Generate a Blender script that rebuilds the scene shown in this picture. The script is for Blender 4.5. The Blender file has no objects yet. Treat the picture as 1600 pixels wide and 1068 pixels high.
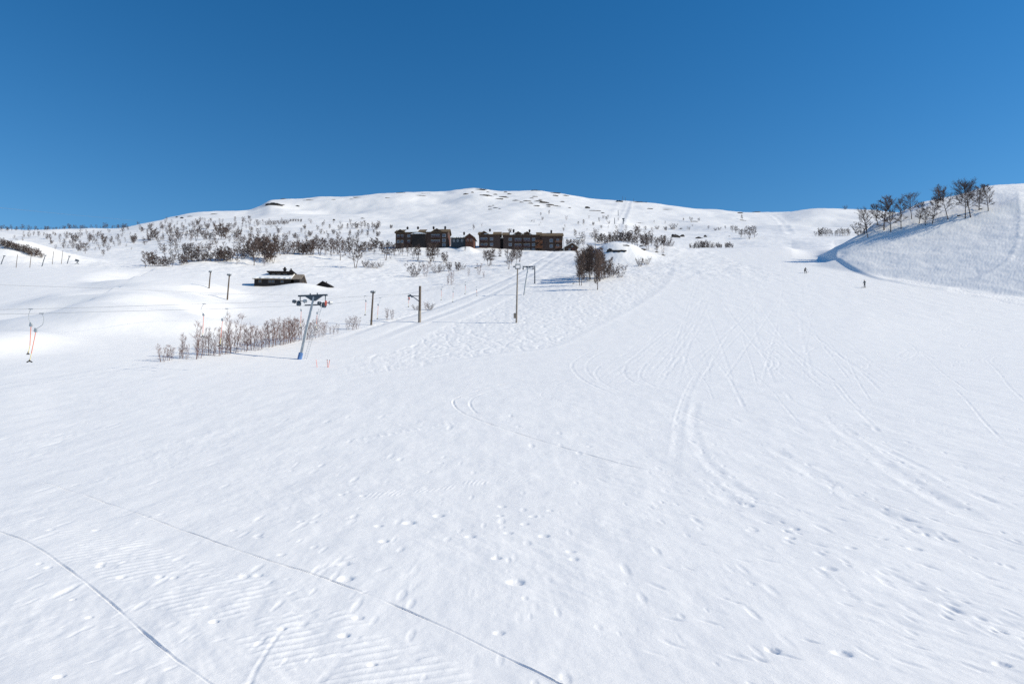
import bpy, bmesh, math, random
import numpy as np
from mathutils import Vector, Matrix

random.seed(7)
R = math.radians
scene = bpy.context.scene
COL = scene.collection
F = 1067.0                       # focal length in pixels of a 1600 wide frame
PITCH = math.atan(86.0 / F)      # camera looks slightly uphill
CP, SP = math.cos(PITCH), math.sin(PITCH)
SUN_AZ, SUN_EL = R(95), R(34.5)

# ------------------------------------------------------------------ materials
def new_mat(name):
    m = bpy.data.materials.new(name); m.use_nodes = True
    nt = m.node_tree
    return m, nt, nt.nodes['Principled BSDF']

def mat(name, col, rough=0.7, var=0.25, scale=6.0, metal=0.0, bump=0.0, stretch=(1, 1, 1)):
    """procedural paint / wood / metal: base colour varied by noise"""
    m, nt, b = new_mat(name)
    tc = nt.nodes.new('ShaderNodeTexCoord'); mp = nt.nodes.new('ShaderNodeMapping')
    mp.inputs['Scale'].default_value = stretch
    nz = nt.nodes.new('ShaderNodeTexNoise'); nz.inputs['Scale'].default_value = scale; nz.inputs['Detail'].default_value = 5
    rp = nt.nodes.new('ShaderNodeValToRGB')
    rp.color_ramp.elements[0].position = 0.3; rp.color_ramp.elements[1].position = 0.7
    rp.color_ramp.elements[0].color = (*[c * (1 - var) for c in col], 1)
    rp.color_ramp.elements[1].color = (*[min(1, c * (1 + var)) for c in col], 1)
    L = nt.links.new
    L(tc.outputs['Object'], mp.inputs['Vector']); L(mp.outputs['Vector'], nz.inputs['Vector'])
    L(nz.outputs['Fac'], rp.inputs['Fac']); L(rp.outputs['Color'], b.inputs['Base Color'])
    b.inputs['Roughness'].default_value = rough; b.inputs['Metallic'].default_value = metal
    if bump:
        bp = nt.nodes.new('ShaderNodeBump'); bp.inputs['Strength'].default_value = bump; bp.inputs['Distance'].default_value = 0.05
        L(nz.outputs['Fac'], bp.inputs['Height']); L(bp.outputs['Normal'], b.inputs['Normal'])
    return m

def snow_material():
    m, nt, b = new_mat('snow')
    L = nt.links.new
    tc = nt.nodes.new('ShaderNodeTexCoord')
    def noise(scale, st, det, rough=0.6, rot=0.0):
        mp = nt.nodes.new('ShaderNodeMapping'); mp.inputs['Scale'].default_value = st; mp.inputs['Rotation'].default_value = (0, 0, rot)
        n = nt.nodes.new('ShaderNodeTexNoise'); n.inputs['Scale'].default_value = scale; n.inputs['Detail'].default_value = det; n.inputs['Roughness'].default_value = rough
        L(tc.outputs['Object'], mp.inputs['Vector']); L(mp.outputs['Vector'], n.inputs['Vector']); return n.outputs['Fac']
    def bump(h, dist, strength, nrm=None):
        bp = nt.nodes.new('ShaderNodeBump'); bp.inputs['Strength'].default_value = strength; bp.inputs['Distance'].default_value = dist
        L(h, bp.inputs['Height'])
        if nrm: L(nrm, bp.inputs['Normal'])
        return bp.outputs['Normal']
    big = noise(0.5, (1, 1, 1), 6)
    rp = nt.nodes.new('ShaderNodeValToRGB')
    rp.color_ramp.elements[0].position = 0.35; rp.color_ramp.elements[1].position = 0.65
    rp.color_ramp.elements[0].color = (0.855, 0.86, 0.875, 1); rp.color_ramp.elements[1].color = (0.895, 0.897, 0.905, 1)
    L(big, rp.inputs['Fac']); L(rp.outputs['Color'], b.inputs['Base Color'])
    def patchy(h, scale, lo, hi):                    # some patches rough, others polished
        r = nt.nodes.new('ShaderNodeMapRange'); r.inputs['From Min'].default_value = lo; r.inputs['From Max'].default_value = hi
        L(noise(scale, (1, 0.6, 1), 3), r.inputs['Value'])
        q = nt.nodes.new('ShaderNodeMath'); q.operation = 'MULTIPLY'; L(h, q.inputs[0]); L(r.outputs['Result'], q.inputs[1]); return q.outputs[0]
    n = bump(patchy(noise(9.0, (1.0, 0.28, 1.0), 5, 0.62, R(16)), 0.6, 0.38, 0.66), 0.030, 0.28)   # wind and melt streaks
    n = bump(patchy(noise(30.0, (1.0, 0.3, 1.0), 4, 0.7, R(-14)), 1.1, 0.35, 0.7), 0.010, 0.5, n)  # crust grain
    n = bump(big, 0.25, 0.22, n)
    L(n, b.inputs['Normal'])
    b.inputs['Roughness'].default_value = 0.55; b.inputs['Specular IOR Level'].default_value = 0.3
    return m

# ------------------------------------------------------------------ noise
_rng = np.random.RandomState(11)
_perm = np.concatenate([_rng.permutation(1024)] * 2)
_gx = np.cos(np.arange(1024) * 2.39996); _gy = np.sin(np.arange(1024) * 2.39996)

def pnoise(x, y, seed=0):
    x = x + seed * 37.17; y = y - seed * 19.73
    xi = np.floor(x).astype(np.int64); yi = np.floor(y).astype(np.int64)
    xf = x - xi; yf = y - yi
    u = xf * xf * xf * (xf * (xf * 6 - 15) + 10); v = yf * yf * yf * (yf * (yf * 6 - 15) + 10)
    xa = xi & 1023; ya = yi & 1023; xb = (xi + 1) & 1023; yb = (yi + 1) & 1023
    def g(ix, iy, dx, dy):
        h = _perm[_perm[ix] + iy]
        return _gx[h] * dx + _gy[h] * dy
    a = g(xa, ya, xf, yf); b = g(xb, ya, xf - 1, yf); c = g(xa, yb, xf, yf - 1); d = g(xb, yb, xf - 1, yf - 1)
    return (a + u * (b - a)) * (1 - v) + (c + u * (d - c)) * v

def fbm(x, y, octaves=4, seed=0, gain=0.5):
    s = 0; a = 1.0
    for k in range(octaves):
        s = s + a * pnoise(x, y, seed + k * 5); x = x * 2.03; y = y * 2.03; a *= gain
    return s

def sstep(a, b, x):
    t = np.clip((x - a) / (b - a), 0, 1); return t * t * (3 - 2 * t)

def pchip(xk, yk, x):
    xk = np.asarray(xk, float); yk = np.asarray(yk, float)
    h = np.diff(xk); d = np.diff(yk) / h
    m = np.zeros_like(yk)
    w1 = 2 * h[1:] + h[:-1]; w2 = h[1:] + 2 * h[:-1]
    ok = d[1:] * d[:-1] > 0
    with np.errstate(divide='ignore', invalid='ignore'):
        hm = (w1 + w2) / (w1 / d[:-1] + w2 / d[1:])
    m[1:-1] = np.where(ok, hm, 0); m[0] = d[0]; m[-1] = d[-1]
    i = np.clip(np.searchsorted(xk, x) - 1, 0, len(h) - 1)
    t = np.clip((x - xk[i]) / h[i], 0, 1); hh = h[i]
    return ((1 + 2 * t) * (1 - t) ** 2 * yk[i] + t * (1 - t) ** 2 * hh * m[i] + t * t * (3 - 2 * t) * yk[i + 1] + t * t * (t - 1) * hh * m[i + 1])

# ------------------------------------------------------------------ the lie of the land (eye of the camera = origin)
def ray(px, row):
    """side slope x/y and rise z/y of the sight line through a pixel of the 1600 x 1068 photograph"""
    u = (px - 800) / F; v = (534 - row) / F
    k = CP - v * SP
    return u / k, (SP + v * CP) / k

ND = [9, 17, 29, 50, 78, 110]
# px, rows at ND, then (distance,row) of: slope, upper slope, crest, dip, mid, far
TAB = [
 (-500, [1085, 852, 726, 624, 550, 492], (150, 440), (200, 410), (240, 398), (285, 394), (400, 378), (520, 369)),
 (0,    [1085, 854, 728, 606, 524, 464], (155, 420), (196, 403), (240, 396), (290, 389), (400, 377), (500, 368)),
 (100,  [1085, 855, 728, 610, 526, 466], (155, 424), (205, 409), (250, 399), (290, 392), (400, 379), (500, 369)),
 (200,  [1085, 856, 728, 612, 533, 472], (155, 430), (205, 411), (255, 398), (290, 392), (400, 375), (520, 362)),
 (300,  [1085, 857, 728, 615, 541, 483], (155, 437), (205, 413), (262, 398), (300, 388), (420, 368), (560, 352)),
 (400,  [1085, 857, 728, 617, 550, 494], (155, 448), (205, 419), (258, 402), (300, 391), (420, 368), (600, 345)),
 (490,  [1085, 857, 728, 619, 556, 501], (155, 451), (208, 421), (262, 402), (310, 390), (440, 363), (640, 338)),
 (600,  [1085, 857, 728, 620, 559, 504], (155, 456), (208, 426), (270, 400), (320, 386), (440, 363), (640, 337)),
 (660,  [1085, 857, 728, 620, 560, 505], (155, 458), (208, 428), (270, 401), (320, 384), (440, 363), (640, 336)),
 (760,  [1085, 857, 728, 620, 560, 504], (155, 456), (208, 425), (265, 404), (318, 386), (430, 363), (640, 334)),
 (850,  [1085, 857, 728, 620, 560, 503], (155, 452), (208, 422), (265, 403), (316, 391), (430, 366), (640, 335)),
 (900,  [1085, 857, 728, 620, 560, 503], (155, 450), (208, 418), (262, 401), (310, 391), (430, 366), (640, 337)),
 (960,  [1085, 857, 728, 620, 560, 503], (155, 449), (208, 414), (262, 395), (310, 389), (430, 368), (640, 340)),
 (1050, [1085, 857, 728, 620, 560, 503], (155, 449), (208, 411), (262, 389), (310, 392), (430, 369), (640, 345)),
 (1130, [1085, 857, 728, 620, 560, 503], (155, 449), (208, 410), (262, 387), (310, 393), (430, 371), (640, 348)),
 (1220, [1085, 857, 728, 620, 560, 503], (155, 449), (208, 409), (266, 386), (310, 389), (430, 369), (620, 351)),
 (1275, [1085, 857, 728, 620, 560, 503], (155, 449), (208, 408.8), (228, 399.8), (280, 390), (420, 372), (600, 351)),
 (1310, [1085, 857, 728, 620, 560, 503], (196, 416), (200, 405.5), (211, 387), (262, 390), (420, 372), (600, 351)),
 (1330, [1085, 857, 728, 620, 560, 503], (189, 421.5), (200, 397.5), (212, 375), (262, 384), (420, 372), (600, 351)),
 (1350, [1085, 857, 728, 620, 560, 503], (178, 430), (200, 390), (214, 363), (262, 380), (420, 372), (600, 351)),
 (1368, [1085, 857, 728, 620, 560, 504], (173, 436), (200, 382), (216, 349), (262, 368), (420, 372), (600, 351)),
 (1400, [1085, 857, 728, 620, 560, 505], (166, 443), (201, 369), (218, 334), (262, 352), (420, 368), (600, 351)),
 (1450, [1085, 857, 728, 620, 560, 506], (156, 452), (202, 351), (222, 313.6), (266, 330), (420, 355), (600, 350)),
 (1500, [1085, 857, 728, 620, 560, 507], (148, 460), (200, 340), (226, 304), (270, 320), (420, 345), (600, 350)),
 (1550, [1085, 857, 728, 620, 560, 507], (141, 466), (200, 326), (230, 290), (276, 304), (420, 338), (600, 350)),
 (1600, [1085, 857, 728, 620, 560, 507], (136, 471), (200, 312), (234, 287), (284, 298), (420, 332), (600, 350)),
 (2100, [1085, 857, 728, 620, 560, 506], (131, 475), (200, 300), (240, 272), (290, 288), (420, 330), (600, 350)),
]
SKY = [(-500, 352, 640), (0, 361, 610), (100, 360, 620), (180, 358, 650), (235, 347, 700), (265, 340, 760), (330, 330, 800), (385, 328, 830), (405, 321, 860),
       (425, 311, 880), (470, 309, 900), (550, 306, 940), (600, 302, 960), (690, 300, 980), (715, 296, 990), (740, 294, 990), (790, 298, 1000),
       (830, 297, 990), (870, 302, 980), (930, 310, 950), (970, 313, 930), (1050, 322, 900), (1100, 328, 880), (1150, 331, 860),
       (1220, 334, 830), (1245, 332, 800), (1290, 328, 780), (1330, 329, 780), (1420, 332, 780), (1600, 338, 780), (2100, 345, 780)]

near = np.arange(1135, 560, -0.85)
mn_rows = np.array([1085, 857, 728, 620, 560, 503]); mn_D = np.array(ND, float)
def row2D(r):
    t = np.array([ray(800, a)[1] for a in mn_rows]); z = t * mn_D
    dd = np.geomspace(7.6, 110, 4000); zz = np.interp(np.log(dd), np.log(mn_D), z)
    rr = 534 - F * ((zz / dd) * CP - SP) / ((zz / dd) * SP + CP)
    return np.interp(-r, -rr, dd)
ynear = row2D(near)
ymid = np.geomspace(ynear[-1] * 1.0035, 275, int(math.log(275 / ynear[-1]) / 0.0036))
yfar = np.geomspace(276.5, 1060, 225)
YR = np.concatenate([[-300, -120, -50, -20, -8, -2, 1, 3, 5, 6.6], ynear, ymid, yfar, np.geomspace(1080, 6500, 26)])
YR = np.unique(np.round(YR, 5))
QC = np.concatenate([[-4, -2.6, -1.8, -1.4, -1.15, -1.0, -0.93], np.linspace(-0.87, 0.87, 1230), [0.93, 1.0, 1.15, 1.4, 1.8, 2.6, 4]])
GY = np.where(YR >= 6, YR, 6 + (6 - YR) * 1.5)
NR, NQ = len(YR), len(QC)

def base_height():
    nst = len(ND) + 6
    D = np.zeros((nst + 3, NQ)); T = np.zeros_like(D)
    for s in range(nst):
        qs, ds, ts = [], [], []
        for t in TAB:
            d, r = (ND[s], t[1][s]) if s < len(ND) else t[2 + s - len(ND)]
            q, e = ray(t[0], r); qs.append(q); ds.append(d); ts.append(e)
        D[s] = pchip(qs, ds, QC); T[s] = pchip(qs, ts, QC)
    qs = [ray(p, r)[0] for p, r, d in SKY]
    D[nst] = pchip(qs, [d for p, r, d in SKY], QC); T[nst] = pchip(qs, [ray(p, r)[1] for p, r, d in SKY], QC)
    D[nst + 1] = D[nst] * 1.35; T[nst + 1] = T[nst] * 0.70
    D[nst + 2] = 7000; T[nst + 2] = 0.035
    Z = np.zeros((NR, NQ)); yy = np.log(np.maximum(YR, 8.5))
    for j in range(NQ):
        Z[:, j] = pchip(np.log(D[:, j]), T[:, j], yy) * np.maximum(YR, 8.5)
    return Z, D

Z, STD = base_height()
# steep bank beside the piste: an even face that rises out of the piste, steeper above its crease
_jp = int(np.argmin(np.abs(QC - ray(1222, 415)[0]))); _q0 = ray(1222, 405)[0]; _q1 = ray(1250, 405)[0]
_i1 = int(np.searchsorted(YR, 206))
for j in np.where((QC > _q0) & (QC < 2))[0]:
    y_ = YR[:_i1]; P_ = Z[:_i1, _jp] / np.maximum(y_, 8.5) * np.maximum(y_, 8.5)
    F_ = 31.7 + 0.27 * (QC[j] * y_ - 91.8) + 0.40 * (y_ - 178) - 0.02 * np.maximum(0, QC[j] * y_ - 112)
    d_ = F_ - P_; k_ = 0.35
    S_ = np.where(d_ > k_, F_, np.where(d_ < -k_, P_, P_ + (d_ + k_) ** 2 / (4 * k_)))
    S_ = np.where(y_ < 105, Z[:_i1, j], P_ * 0 + S_)
    u_ = sstep(105, 125, y_); S_ = Z[:_i1, j] * (1 - u_) + S_ * u_
    b_ = np.maximum(sstep(194, 203, y_), 1 - sstep(_q0, _q1, QC[j]))
    Z[:_i1, j] = S_ * (1 - b_) + Z[:_i1, j] * b_
def blur_q(A, n):
    k = np.hanning(n + 2)[1:-1]; k /= k.sum(); h = n // 2
    P = np.pad(A, ((0, 0), (h, h)), mode='edge')
    c = sum(k[i] * P[:, i:i + A.shape[1]] for i in range(n)); return c
_i = int(np.searchsorted(YR, 40)); _e = int(np.searchsorted(YR, 300)); _c = slice(7, NQ - 7)
_b = blur_q(Z[_i:_e, _c], 61)
_w = (sstep(40, 60, YR[_i:_e]) * sstep(130, 105, YR[_i:_e]))[:, None]
Z[_i:_e, _c] = Z[_i:_e, _c] * (1 - _w) + _b * _w
X = QC[None, :] * GY[:, None]; Y = np.repeat(YR[:, None], NQ, 1)
Zb = Z.copy()

def gz(x, y):
    """height of the snow at x, y"""
    g = y if y >= 6 else 6 + (6 - y) * 1.5
    j = np.interp(x / g, QC, np.arange(NQ)); i = np.interp(y, YR, np.arange(NR))
    i0 = min(int(i), NR - 2); j0 = min(int(j), NQ - 2); a = i - i0; b = j - j0
    return float((Z[i0, j0] * (1 - b) + Z[i0, j0 + 1] * b) * (1 - a) + (Z[i0 + 1, j0] * (1 - b) + Z[i0 + 1, j0 + 1] * b) * a)

def ground(px, row, dmin=7.0, dmax=1e9):
    """where the sight line through a pixel first meets the snow"""
    q, t = ray(px, row)
    j = min(max(int(round(np.interp(q, QC, np.arange(NQ)))), 0), NQ - 1)
    s = np.where((YR > dmin) & (YR < dmax), Z[:, j] / np.maximum(YR, 1), -9)
    k = int(np.argmax(s >= t))
    if s[k] < t: k = int(np.argmax(s))
    y = YR[k]
    if k > 0 and s[k - 1] > -5 and s[k] > s[k - 1] and s[k] >= t:
        a = np.clip((t - s[k - 1]) / (s[k] - s[k - 1]), 0, 1); y = YR[k - 1] + a * (YR[k] - YR[k - 1])
    return Vector((q * y, y, gz(q * y, y)))

def at(px, row, y):
    q, t = ray(px, row); return Vector((q * y, y, t * y))

def on(px, y, row=400):
    q, _ = ray(px, row); return Vector((q * y, y, gz(q * y, y)))

def window(x0, x1, y0, y1):
    i0 = np.searchsorted(YR, y0); i1 = np.searchsorted(YR, y1)
    ya, yb = max(y0, 6.1), max(y1, 6.2)
    qa = min(x0 / ya, x0 / yb); qb = max(x1 / ya, x1 / yb)
    j0 = np.searchsorted(QC, qa); j1 = np.searchsorted(QC, qb)
    return slice(i0, i1), slice(j0, j1)

def line_field(pts, reach):
    """round a ground polyline: window of the grid, distance to it, side (+ right of the way walked), length walked, whole length"""
    xs = [p[0] for p in pts]; ys = [p[1] for p in pts]
    W = window(min(xs) - reach, max(xs) + reach, min(ys) - reach, max(ys) + reach)
    sh = X[W].shape; i00, j00 = W[0].start, W[1].start
    Dm = np.full(sh, 1e6, np.float32); Sg = np.zeros(sh, np.float32); Ln = np.zeros(sh, np.float32)
    run = 0.0
    for (ax, ay), (bx, by) in zip(pts[:-1], pts[1:]):
        dx, dy = bx - ax, by - ay; l2 = dx * dx + dy * dy
        if l2 < 1e-9: continue
        w = window(min(ax, bx) - reach, max(ax, bx) + reach, min(ay, by) - reach, max(ay, by) + reach)
        w = (slice(max(w[0].start - i00, 0), max(w[0].stop - i00, 0)), slice(max(w[1].start - j00, 0), max(w[1].stop - j00, 0)))
        x, y = X[W][w], Y[W][w]
        if x.size:
            t = np.clip(((x - ax) * dx + (y - ay) * dy) / l2, 0, 1)
            ex, ey = x - ax - t * dx, y - ay - t * dy
            dd = np.sqrt(ex * ex + ey * ey); sg = np.sign(dy * (x - ax) - dx * (y - ay))
            up = dd < Dm[w]
            Dm[w] = np.where(up, dd, Dm[w]); Sg[w] = np.where(up, sg, Sg[w]); Ln[w] = np.where(up, run + t * math.sqrt(l2), Ln[w])
        run += math.sqrt(l2)
    return W, Dm, Sg, Ln, run

def smooth_line(pxs, n=8, dmax=1e9):
    """Catmull-Rom through ground points given by where the photograph shows them"""
    P = [ground(a, b, dmax=dmax).xy for a, b in pxs]
    P = [P[0] * 2 - P[1]] + P + [P[-1] * 2 - P[-2]]
    out = []
    for k in range(1, len(P) - 2):
        a, b, c, d = P[k - 1:k + 3]
        for i in range(n):
            t = i / n
            out.append(0.5 * ((2 * b) + (c - a) * t + (2 * a - 5 * b + 4 * c - d) * t * t + (3 * b - a - 3 * c + d) * t ** 3))
    out.append(P[-2]); return [(p.x, p.y) for p in out]

def groove(pxs, width, depth, rim=0.35, fade=0.15, wob=0.0, seed=0, dmax=1e9):
    pts = smooth_line(pxs, dmax=dmax)
    W, d, s, l, run = line_field(pts, width * 4)
    u = d / width
    prof = -depth * np.exp(-(u ** 2)) + depth * rim * np.exp(-((u - 1.7) / 0.6) ** 2)
    k = sstep(0, fade * run, l) * sstep(0, fade * run, run - l)
    if wob: k = k * np.clip(1 + 1.6 * wob * pnoise(l * 0.8, l * 0 + 3.3, seed), 0, 2)
    Z[W] += np.where(d < width * 4, prof * k, 0)

def dent(px, row, r, depth, aspect=1.3, rim=0.3, dmax=1e9):
    p = ground(px, row, dmax=dmax)
    rr = r * 3
    w = window(p.x - rr, p.x + rr, p.y - rr * aspect, p.y + rr * aspect)
    dx = (X[w] - p.x) / r; dy = (Y[w] - p.y) / (r * aspect)
    n = pnoise(X[w] * 2 / r, Y[w] * 2 / r, int(px)) * 0.5
    u = np.sqrt(dx * dx + dy * dy) + n * 0.35
    Z[w] += -depth * np.exp(-(u ** 4)) + depth * rim * np.exp(-((u - 1.6) / 0.45) ** 2)

def bump_at(px, row, r, h, aspect=1.0, dmax=1e9, y=None, rot=0.0, steep=2.0):
    p = on(px, y, row) if y else ground(px, row, dmax=dmax)
    w = window(p.x - r * 3.2, p.x + r * 3.2, p.y - r * 3.2 * max(1, aspect), p.y + r * 3.2 * max(1, aspect))
    x, yv = X[w] - p.x, Y[w] - p.y
    c, s = math.cos(rot), math.sin(rot)
    a = (x * c + yv * s) / r; b = (-x * s + yv * c) / (r * aspect)
    Z[w] += h * np.exp(-np.sqrt(a * a + b * b) ** steep)

# --- edge of the groomed piste: the rough snow beside it lies lower
ROUGH = np.zeros(Z.shape, np.float32); HILL = np.zeros(Z.shape, np.float32); LANE = np.zeros(Z.shape, np.float32)
edge = smooth_line([(1064, 391), (1056, 415), (1048, 440), (1010, 470), (940, 508), (865, 543), (760, 556), (600, 582), (400, 604), (200, 596), (0, 588), (-200, 580)])
W, d, s, l, run = line_field(edge, 60)
left = (s > 0)                                   # walked downhill: the rough side
px_ = 800 + F * X[W] / np.maximum(Y[W], 1)
ROUGH[W] = np.where(left & (d < 1e5), sstep(0.0, 1.5, d) * sstep(58, 25, d), 0) * sstep(520, 640, px_ + 0.9 * np.maximum(0, 90 - Y[W]))
Z[W] += np.where(d < 60, (-0.05 * sstep(0, 2.6, np.where(left, d, 0)) * sstep(55, 6, d) * sstep(90, 150, Y[W]) * left) + 0.025 * np.exp(-(d / 0.6) ** 2) * sstep(40, 90, Y[W]), 0)
# --- cut bank at the foot of the steep hill beside the piste
foot = smooth_line([(1262, 398), (1290, 404), (1312, 411), (1340, 427), (1368, 436), (1400, 442), (1440, 449), (1485, 458), (1540, 468)])
W, d, s, l, run = line_field(foot, 70)
hs = (s < 0)
kk = sstep(0, 30, l) * sstep(run, run - 60, l)
Z[W] += np.where(d < 50, 0.6 * sstep(0, 1.3, np.where(hs, d, 0)) * sstep(25, 3, d) * kk * hs, 0)
HILL[W] = np.where(hs & (d < 1e5), sstep(0.5, 3, d) * sstep(70, 60, d), 0) * (Y[W] < 235)
HILL = np.maximum(HILL, sstep(0, 1, (X - 0.66 * Y) / 8) * sstep(150, 165, Y) * (Y < 235))

# --- large drifts and hollows of the mountain
mk = sstep(330, 520, Y) * sstep(0.5, 1.5, np.minimum(STD[12][None, :] / np.maximum(Y, 1), 9) * 1.45)
A = slice(int(np.searchsorted(YR, 195)), NR); x, y = X[A], Y[A]
Z[A] += mk[A] * (4.2 * fbm(x / 120, y / 150, 5, 3) + 1.8 * np.abs(pnoise(x / 45, y / 60, 9)))
Z[A] += sstep(200, 330, y) * sstep(560, 420, y) * 1.0 * fbm(x / 38, y / 42, 5, 21, 0.6)
Z[A] += sstep(900, 1200, y) * 30 * fbm(x / 700, y / 700, 4, 33)
for (px, row, y, r, h, a) in [(525, 331, 720, 36, -9, 1.2), (468, 325, 760, 30, -6, 1.0), (690, 322, 800, 40, -7, 1.2), (655, 348, 560, 30, -4, 1.0), (1036, 345, 600, 30, -6, 1.2),
                              (1280, 349, 610, 24, -7, 1.0), (735, 318, 800, 35, 6, 1.0), (1225, 352, 560, 18, 3, 1.6)]:
    bump_at(px, row, r, h, a, y=y)
# --- rocky knoll beside the lift track, its lee side, snow heaps in front of the houses
bump_at(962, 392, 9.5, 5.2, 1.1, y=222, steep=2.6)
bump_at(975, 385, 16, 1.5, 1.0, y=230)
bump_at(1015, 388, 11, 2.0, 1.0, y=246)
bump_at(732, 385, 4.4, 1.9, 1.0, y=296)
bump_at(718, 385, 4.5, 1.0, 1.0, y=296)
bump_at(845, 392, 9, 1.2, 1.0, y=290)

# --- terrain park: kickers with a steep lip on the far-left side
def scarp(pxs, h, wd, back, front=0.0):
    """a short steep drop on the side that looks away from the sun (left of the way walked), easing out behind"""
    pts = smooth_line(pxs, dmax=240); W, d, s, l, run = line_field(pts, max(back, front) * 1.05)
    k = sstep(0, 0.35 * run, l) * sstep(0, 0.35 * run, run - l)
    Z[W] += k * np.where(d < 1e5, np.where(s < 0, -h * sstep(0, wd, d) * sstep(back, wd, d), front * sstep(14, 0, d)), 0)
for px, row, y, r, h, asp in [(262, 430, 134, 14, 1.7, 0.85), (224, 460, 112, 14, 1.5, 0.85), (228, 492, 94, 12, 1.3, 0.85), (120, 500, 88, 9, 0.8, 1.0), (150, 470, 104, 10, 0.8, 1.0)]:
    bump_at(px, row, r, h, asp, y=y, rot=R(-30), steep=5.0)
scarp([(205, 439), (222, 430), (246, 419)], 1.7, 1.0, 11)
scarp([(158, 460), (172, 453), (192, 446)], 1.7, 0.9, 10)
scarp([(88, 486), (120, 474), (160, 462)], 0.6, 1.2, 14)
scarp([(252, 466), (272, 476), (298, 494)], 0.7, 4.5, 14)
scarp([(268, 445), (286, 451), (312, 461)], 0.6, 4.0, 14)
bump_at(-25, 500, 5.6, 1.5, 1.5, y=69, steep=2.8)
bump_at(20, 392, 16, 5.5, 1.0, y=196, steep=2.3)
bump_at(330, 402, 17, 2.0, 1.0, y=226)
bump_at(440, 398, 24, 2.6, 0.8, y=244)
bump_at(468, 446, 5.5, 1.3, 0.8, y=154)
# --- lift track: three groomed lanes climbing past the poles
trk = smooth_line([(560, 545), (640, 512), (720, 483), (800, 447), (842, 424), (868, 405), (888, 393)], dmax=300)
W, d, s, l, run = line_field(trk, 14)
sd = d * s
lane = (0.09 * sstep(6.0, 4.2, np.abs(sd)) - 0.10 * np.exp(-((sd + 1.2) / 0.7) ** 2) + 0.06 * np.exp(-((sd - 0.6) / 0.5) ** 2) - 0.11 * np.exp(-((sd + 5.8) / 0.8) ** 2))
Z[W] += np.where(d < 12, lane * sstep(0, 25, l), 0)
LANE[W] = np.where(d < 5, 1.0, 0)
# far lift line up the mountain, and the run beside it
for pts, wd, dp in [([(978, 314), (972, 330), (962, 350), (957, 372)], 5.0, 0.35), ([(985, 314), (979, 330), (969, 350), (963, 372)], 2.0, 0.25),
                    ([(1205, 336), (1222, 350), (1236, 366)], 2.2, 0.22)]:
    groove([(a, b) for a, b in pts], wd, dp, rim=0.5, fade=0.02)
# --- fine relief --------------------------------------------------------
i1 = int(np.searchsorted(YR, 135)); A = slice(0, i1); x, y = X[A], Y[A]
ROT = 0.5
xa, ya = x * math.cos(ROT) + y * math.sin(ROT), -x * math.sin(ROT) + y * math.cos(ROT)
Z[A] += sstep(130, 25, y) * (0.030 * fbm(x / 3.4, y / 9.0, 3, 41) + 0.020 * fbm(x * 0.9, y * 0.28, 4, 47))
Z[A] += sstep(90, 12, y) * (0.011 * fbm(xa * 2.2, ya * 0.8, 3, 51) * (0.4 + sstep(-0.1, 0.35, pnoise(x / 4, y / 7, 55))))
A = slice(int(np.searchsorted(YR, 45)), int(np.searchsorted(YR, 335))); x, y = X[A], Y[A]
Z[A] += sstep(60, 150, y) * sstep(330, 230, y) * (0.05 * fbm(x / 2.5, y / 7, 3, 61))
Z[A] += ROUGH[A] * sstep(45, 75, y) * (0.040 * fbm(x / 0.8, y / 2.2, 5, 65, 0.68) - 0.045 * np.exp(-(pnoise(x * 0.45 + y * 0.20, y * 0.12 - x * 0.07, 69) / 0.05) ** 2) - 0.045 * np.exp(-(pnoise(x * 0.22 - y * 0.2, y * 0.16 + x * 0.1, 70) / 0.05) ** 2)) * (1 - LANE[A])
xr, yr = x * 0.8 + y * 0.6, -x * 0.6 + y * 0.8
Z[A] += HILL[A] * (0.30 * fbm(xr / 7.0, yr / 9.0, 2, 73) + 0.085 * fbm(xr / 1.15, yr / 2.6, 5, 75, 0.72) - 0.06 * np.exp(-(pnoise(x * 0.35 + y * 0.25, y * 0.14 - x * 0.1, 77) / 0.05) ** 2))
Z[A] += sstep(150, 190, y) * sstep(330, 300, y) * np.where(x < 70, 1, 0) * 0.26 * fbm(x / 5.0, y / 6.0, 4, 81, 0.55)
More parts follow.
